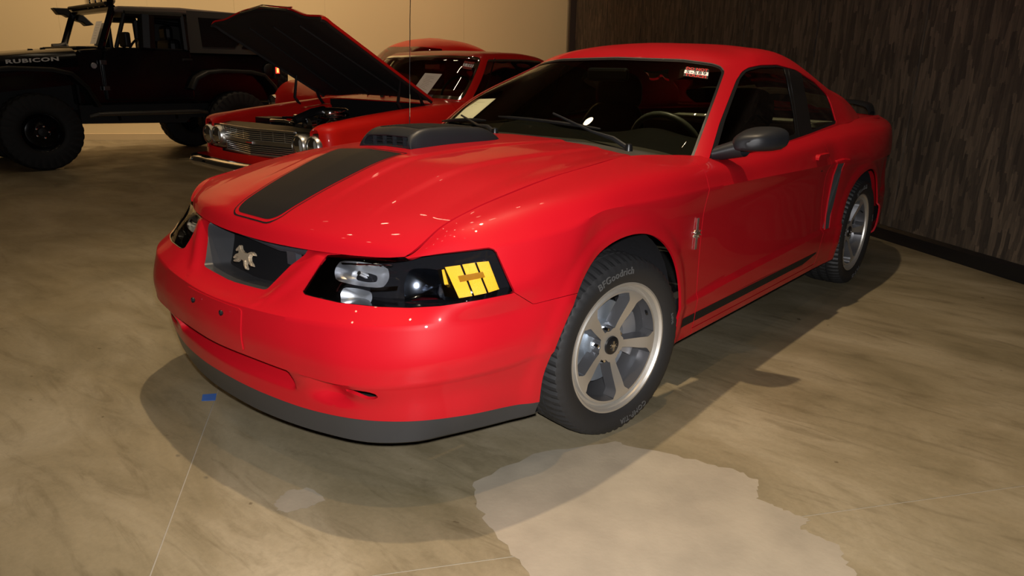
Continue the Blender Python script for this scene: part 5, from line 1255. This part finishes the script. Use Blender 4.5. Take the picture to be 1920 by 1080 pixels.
# doors
for x0, k in ((L_X, 1), (R_X, -1)):
    dr_ = J(slabx([(1.53,.78),(2.60,.78),(2.60,1.385),(1.66,1.392),(1.58,1.36),(1.53,1.2)], x0-.02*k, x0+.02*k), 'door', JB, bevel=.015)
    def DP(s, name, m, **kk): return s.obj(name, m, dr_, smooth=False, **kk)
    fr = [((1.72,1.395),(1.86,1.79)),((1.86,1.79),(2.55,1.80)),((2.55,1.80),(2.56,1.395)),((1.72,1.395),(2.56,1.395))]
    for (a0, a1), w_ in zip(fr, (.05, .085, .10, .012)): DP(MB().tube([(x0-.01*k, *a0), (x0-.01*k, *a1)], w_/2, 8), 'window_frame', JM)
    DP(MB().tube([(x0-.01*k, 2.08, 1.40), (x0-.01*k, 2.11, 1.79)], .10, 8), 'window_post', JM)
    DP(MB().box((x0+.02*k, 2.55, 1.27), (.03, .13, .03)), 'door_handle', JM, bevel=.006)
    for zz in (1.22, .92): DP(MB().box((x0+.02*k, 1.54, zz), (.03, .07, .05)), 'door_hinge', mat('hinge_metal', (.10, .10, .10), .3, metal=.8) , bevel=.004)
    DP(MB().box((x0+.19*k, 1.76, 1.485), (.22, .07, .17)), 'mirror', JM, bevel=.02); DP(MB().tube([(x0, 1.80, 1.41), (x0+.12*k, 1.82, 1.44)], .02, 8), 'mirror_arm', JM)
    # soft top side
    st = J(slabx([(2.60,1.36),(3.82,1.36),(3.79,1.50),(3.72,1.84),(3.60,1.885),(2.62,1.875)], x0-.035*k, x0-.015*k), 'soft_top_side', JC)
    slabx([(2.78,1.44),(3.22,1.44),(3.42,1.64),(3.35,1.80),(2.76,1.80)], x0-.014*k, x0-.010*k).obj('vinyl_window', VIN, st, smooth=False)
    slabx([(3.32,1.44),(3.64,1.44),(3.56,1.62),(3.48,1.62)], x0-.014*k, x0-.010*k).obj('vinyl_window', VIN, st, smooth=False)
    # wheel flares
    for cy in (.77, 3.17):
        V_ = []; F_ = []
        prof = [(cy-.66,.92),(cy-.58,1.06),(cy-.42,1.14),(cy-.2,1.165),(cy+.2,1.155),(cy+.40,1.11),(cy+.55,.95),(cy+.66,.72)]
        for (a, b) in prof:
            d_ = Vector((0, a-cy, b-.5)).normalized()
            for xx, dn in ((x0-.04*k, 0), (x0+.12*k, .0), (x0+.14*k, -.015), (x0+.14*k, -.05), (x0-.04*k, -.05)): V_.append((xx, a+d_.y*dn, b+d_.z*dn))
        for i in range(len(prof)-1):
            for j in range(4): F_.append((i*5+j, i*5+j+1, i*5+6+j, i*5+5+j))
        o = mk('wheel_flare', V_, F_, JM, JP, smooth=True, split=60); o.location = OF
        simple_wheel(JP, (x0+.0*k-JX-.02*k, cy-JY, .437), .437, .29, .215, JB, lugs=30, k=k, cap=JM, rub=JT)
    # rock rail
    J(MB().tube([(x0+.06*k, 1.30, .60), (x0+.10*k, 1.38, .622), (x0+.10*k, 2.60, .622), (x0+.06*k, 2.72, .60)], .028, 10), 'rock_rail', mat('rail_gloss', (.16, .16, .16), .25, metal=.9))
    for yy in (1.6, 2.3): J(MB().tube([(x0+.10*k, yy, .622), (x0-.1*k, yy+.08, .54)], .018, 8), 'rail_leg', JM)
    J(MB().tube([(x0-.14*k, 2.14, .72), (x0-.14*k, 2.14, 1.80)], .03, 8), 'roll_bar', JM)
    J(MB().tube([(x0-.14*k, 2.62, .9), (x0-.14*k, 2.62, 1.80), (x0-.14*k, 3.7, 1.72)], .035, 8), 'roll_bar', JM)
# roof
J(MB().prism([(1.74, 1.835), (1.80, 1.875), (2.55, 1.905), (2.72, 1.90), (3.60, 1.885), (3.73, 1.82), (3.69, 1.80), (2.5, 1.83), (1.76, 1.80)], lambda a, b: (L_X-.02, a, b), lambda a, b: (R_X+.02, a, b)), 'soft_top_roof', mat('soft_top_cloth', (.13, .10, .075), .9), bevel=.02)
J(MB().prism([(3.69, 1.36), (3.82, 1.36), (3.75, 1.82), (3.67, 1.82)], lambda a, b: (L_X-.03, a, b), lambda a, b: (R_X+.03, a, b)), 'soft_top_back', JC)
# windscreen frame + glass
def wsp(x, t): return (x, 1.56+.19*t, 1.375+.475*t)
for p, q, w_ in (((L_X-.06, 0), (L_X-.06, 1), .04), ((R_X+.06, 0), (R_X+.06, 1), .04), ((L_X-.06, 1), (R_X+.06, 1), .045), ((L_X-.06, 0), (R_X+.06, 0), .04)):
    J(MB().tube([wsp(*p), wsp(*q)], w_, 8), 'windscreen_frame', JB)
s = MB(); s.add([wsp(L_X-.08, .02), wsp(R_X+.08, .02), wsp(R_X+.08, .98), wsp(L_X-.08, .98)], [(0, 1, 2, 3)]); J(s, 'windscreen', GLASS)
J(MB().box((-8.4, 1.42, 1.385), (1.4, .22, .03)), 'cowl', JM, bevel=.01)
MBs = MB().box((-8.4, 1.86, 1.30), (1.35, .28, .20)); J(MBs, 'dashboard', JM, bevel=.04)
for k in (-1, 1):
    s = MB(); s.box((-8.4+k*.36, 2.52, 1.22), (.48, .16, .62)); o = J(s, 'seat', JM, bevel=.06)
    MB().box((-8.4+k*.36, 2.50, 1.60), (.26, .11, .20)).obj('headrest', JM, o, smooth=False, bevel=.05)
s = MB(); s.tube([np.array([-8.04, 2.06, 1.34])+np.array([math.cos(t)*.19, math.sin(t)*.07, math.sin(t)*.17]) for t in np.linspace(0, 2*math.pi, 25)], .015, 8, cap=False); J(s, 'steering_wheel', JM)
J(MB().box((-8.4, 1.78, 1.72), (.24, .03, .07)), 'rear_view_mirror', JM, bevel=.01)
# snorkel on the far side
sp = lambda px, py: at(px-12, py, 'x', -9.12)
J(MB().tube([sp(97, 89), sp(112, 89), sp(124, 84), sp(131, 66), sp(137, 45), sp(136, 30), sp(131, 22)], [.05, .055, .05, .048, .046, .05, .055], 10), 'snorkel', JM, smooth=True)
J(MB().prism([tuple(sp(*p)[1:]) for p in ((106, 15), (134, 16), (140, 24), (137, 34), (126, 28), (117, 28))], lambda a, b: (-9.05, a-.07, b), lambda a, b: (-9.19, a-.07, b)), 'snorkel_head', JM, bevel=.012)
# lamp bar on the windscreen top
lb = J(MB().tube([(L_X-.1, 1.70, 1.90), (R_X+.1, 1.70, 1.90)], .022, 8), 'lamp_bar', JM)
for q in range(4):
    x = L_X-.16-.21*q
    s = MB(); s.lathe([(.0, .055), (.085, .05), (.092, .03), (.085, -.02), (.04, -.06), (0, -.065)], (x, 1.76, 1.955), axis='y', n=24); o = J(s, 'spot_lamp', JB, smooth=True)
    s = MB(); s.lathe([(.0, .058), (.078, .052)], (x, 1.76, 1.955), axis='y', n=24); s.obj('lamp_glass', CHROME, o)
# body marks
def jt(a, b, h): return (L_X+.112-.0+h, .585+a, 1.232+b+a*.105)
tx = text('RUBICON', .052, mat('pale_decal', (.62, .58, .50), .5), 'bonnet_lettering', lambda a, b, h: (-8.40+1.04*(.705+(.06+a)*.0625)+.006+h, .56+a*1.0, 1.205+b*1.1+a*.085), bn, ext=.0008, spacing=1.12, bold=.002, align='LEFT', fit=.52)
s = MB(); s.lathe([(.0, .006), (.03, .006), (.034, 0)], (L_X+.0, 1.44, 1.18), axis='x', n=24); J(s, 'round_badge', mat('badge_grey', (.35, .35, .36), .4, metal=.5), smooth=True)
s = MB(); s.lathe([(.0, .01), (.07, .01), (.085, 0)], (L_X-.0, 3.70, 1.16), axis='x', n=24); J(s, 'filler_cap', JM, smooth=True)
TL = J(MB().box((L_X-.02, 3.80, 1.17), (.12, .10, .26)), 'tail_lamp', JM, bevel=.01)
RR = mat('red_lens', (.8, .01, .01), .3, emit=(1, .05, .03), estr=1.4); RO = mat('tail_flash_return', (1, .3, .05), .3, emit=(1, .30, .06), estr=4)  # emission stands in for flash light thrown back by the unlit tail lens
MB().box((L_X+.042, 3.80, 1.155), (.012, .055, .085)).obj('red_reflector', RR, TL, smooth=False); MB().box((L_X+.047, 3.80, 1.155), (.012, .025, .06)).obj('flash_return', RO, TL, smooth=False)
MB().box((L_X+.042, 3.80, 1.235), (.012, .05, .02)).obj('red_reflector', RR, TL, smooth=False)
# spare wheel, axles, frame
e_ = D.objects.new('spare_wheel', None); col.objects.link(e_); e_.parent = JP; e_.location = (-8.40-JX, 4.08-JY, 1.10); e_.rotation_euler = (0, 0, math.pi/2); e_['label'] = 'spare wheel carried on the tailgate'
tyre(e_, R0=.42, W=.27, rim_r=.21, lugs=30, m=JT, gd=.014)
MB().lathe([(.21, .10), (.12, .06), (0, .07)], axis='x', n=32).obj('rim', JM, e_)
J(slabx([(-.1,.52),(4.0,.52),(4.0,.66),(-.1,.66)], L_X-.35, R_X+.35), 'chassis', VOID)
J(slabx([(1.25,.50),(2.5,.47),(2.6,.56),(2.6,.72),(1.25,.72)], L_X-.12, R_X+.12), 'underbody', VOID)
for cy in (.77, 3.17): J(MB().tube([(L_X-.1, cy, .44), (-8.5, cy, .44), (R_X+.1, cy, .44)], .06, 10), 'axle', JM); J(MB().box((-8.55, cy, .44), (.28, .26, .28)), 'differential', JM, bevel=.07)
J(slabx([(-.05,.66),(1.25,.66),(1.25,1.05),(-.05,1.05)], -7.80, -9.0), 'engine_bay', VOID)
for x0, k in ((L_X-.02, 1), (R_X+.02, -1)): J(slabx([(2.62,.66),(3.95,.66),(3.95,.80),(2.62,.80)], x0-.3*k, x0-.35*k), 'inner_arch', VOID)
tw = [np.array(wsp(x, t)) for x, t in ((-8.02,.66), (-7.80,.66), (-7.80,.10), (-8.02,.10))]
paper([p+np.array([0, -.02, .012]) for p in tw], 'white printed sheet in the windscreen of the black off-road vehicle', 6, 8, (0, -.87, .49))

# the vehicle stands slightly turned
_p = Vector((-7.449, .661, 0)); JP.rotation_euler = (0, 0, R_(-2.5)); JP.location = _p+Matrix.Rotation(R_(-2.5), 3, 'Z')@(Vector((JX, JY, 0))-_p)
for o in D.objects:
    if o.name.startswith('paper_sheet') and 'off-road' in o.get('label', ''):
        M = Matrix.Translation(_p)@Matrix.Rotation(R_(-2.5), 4, 'Z')@Matrix.Translation(-_p); o.matrix_world = M@o.matrix_world
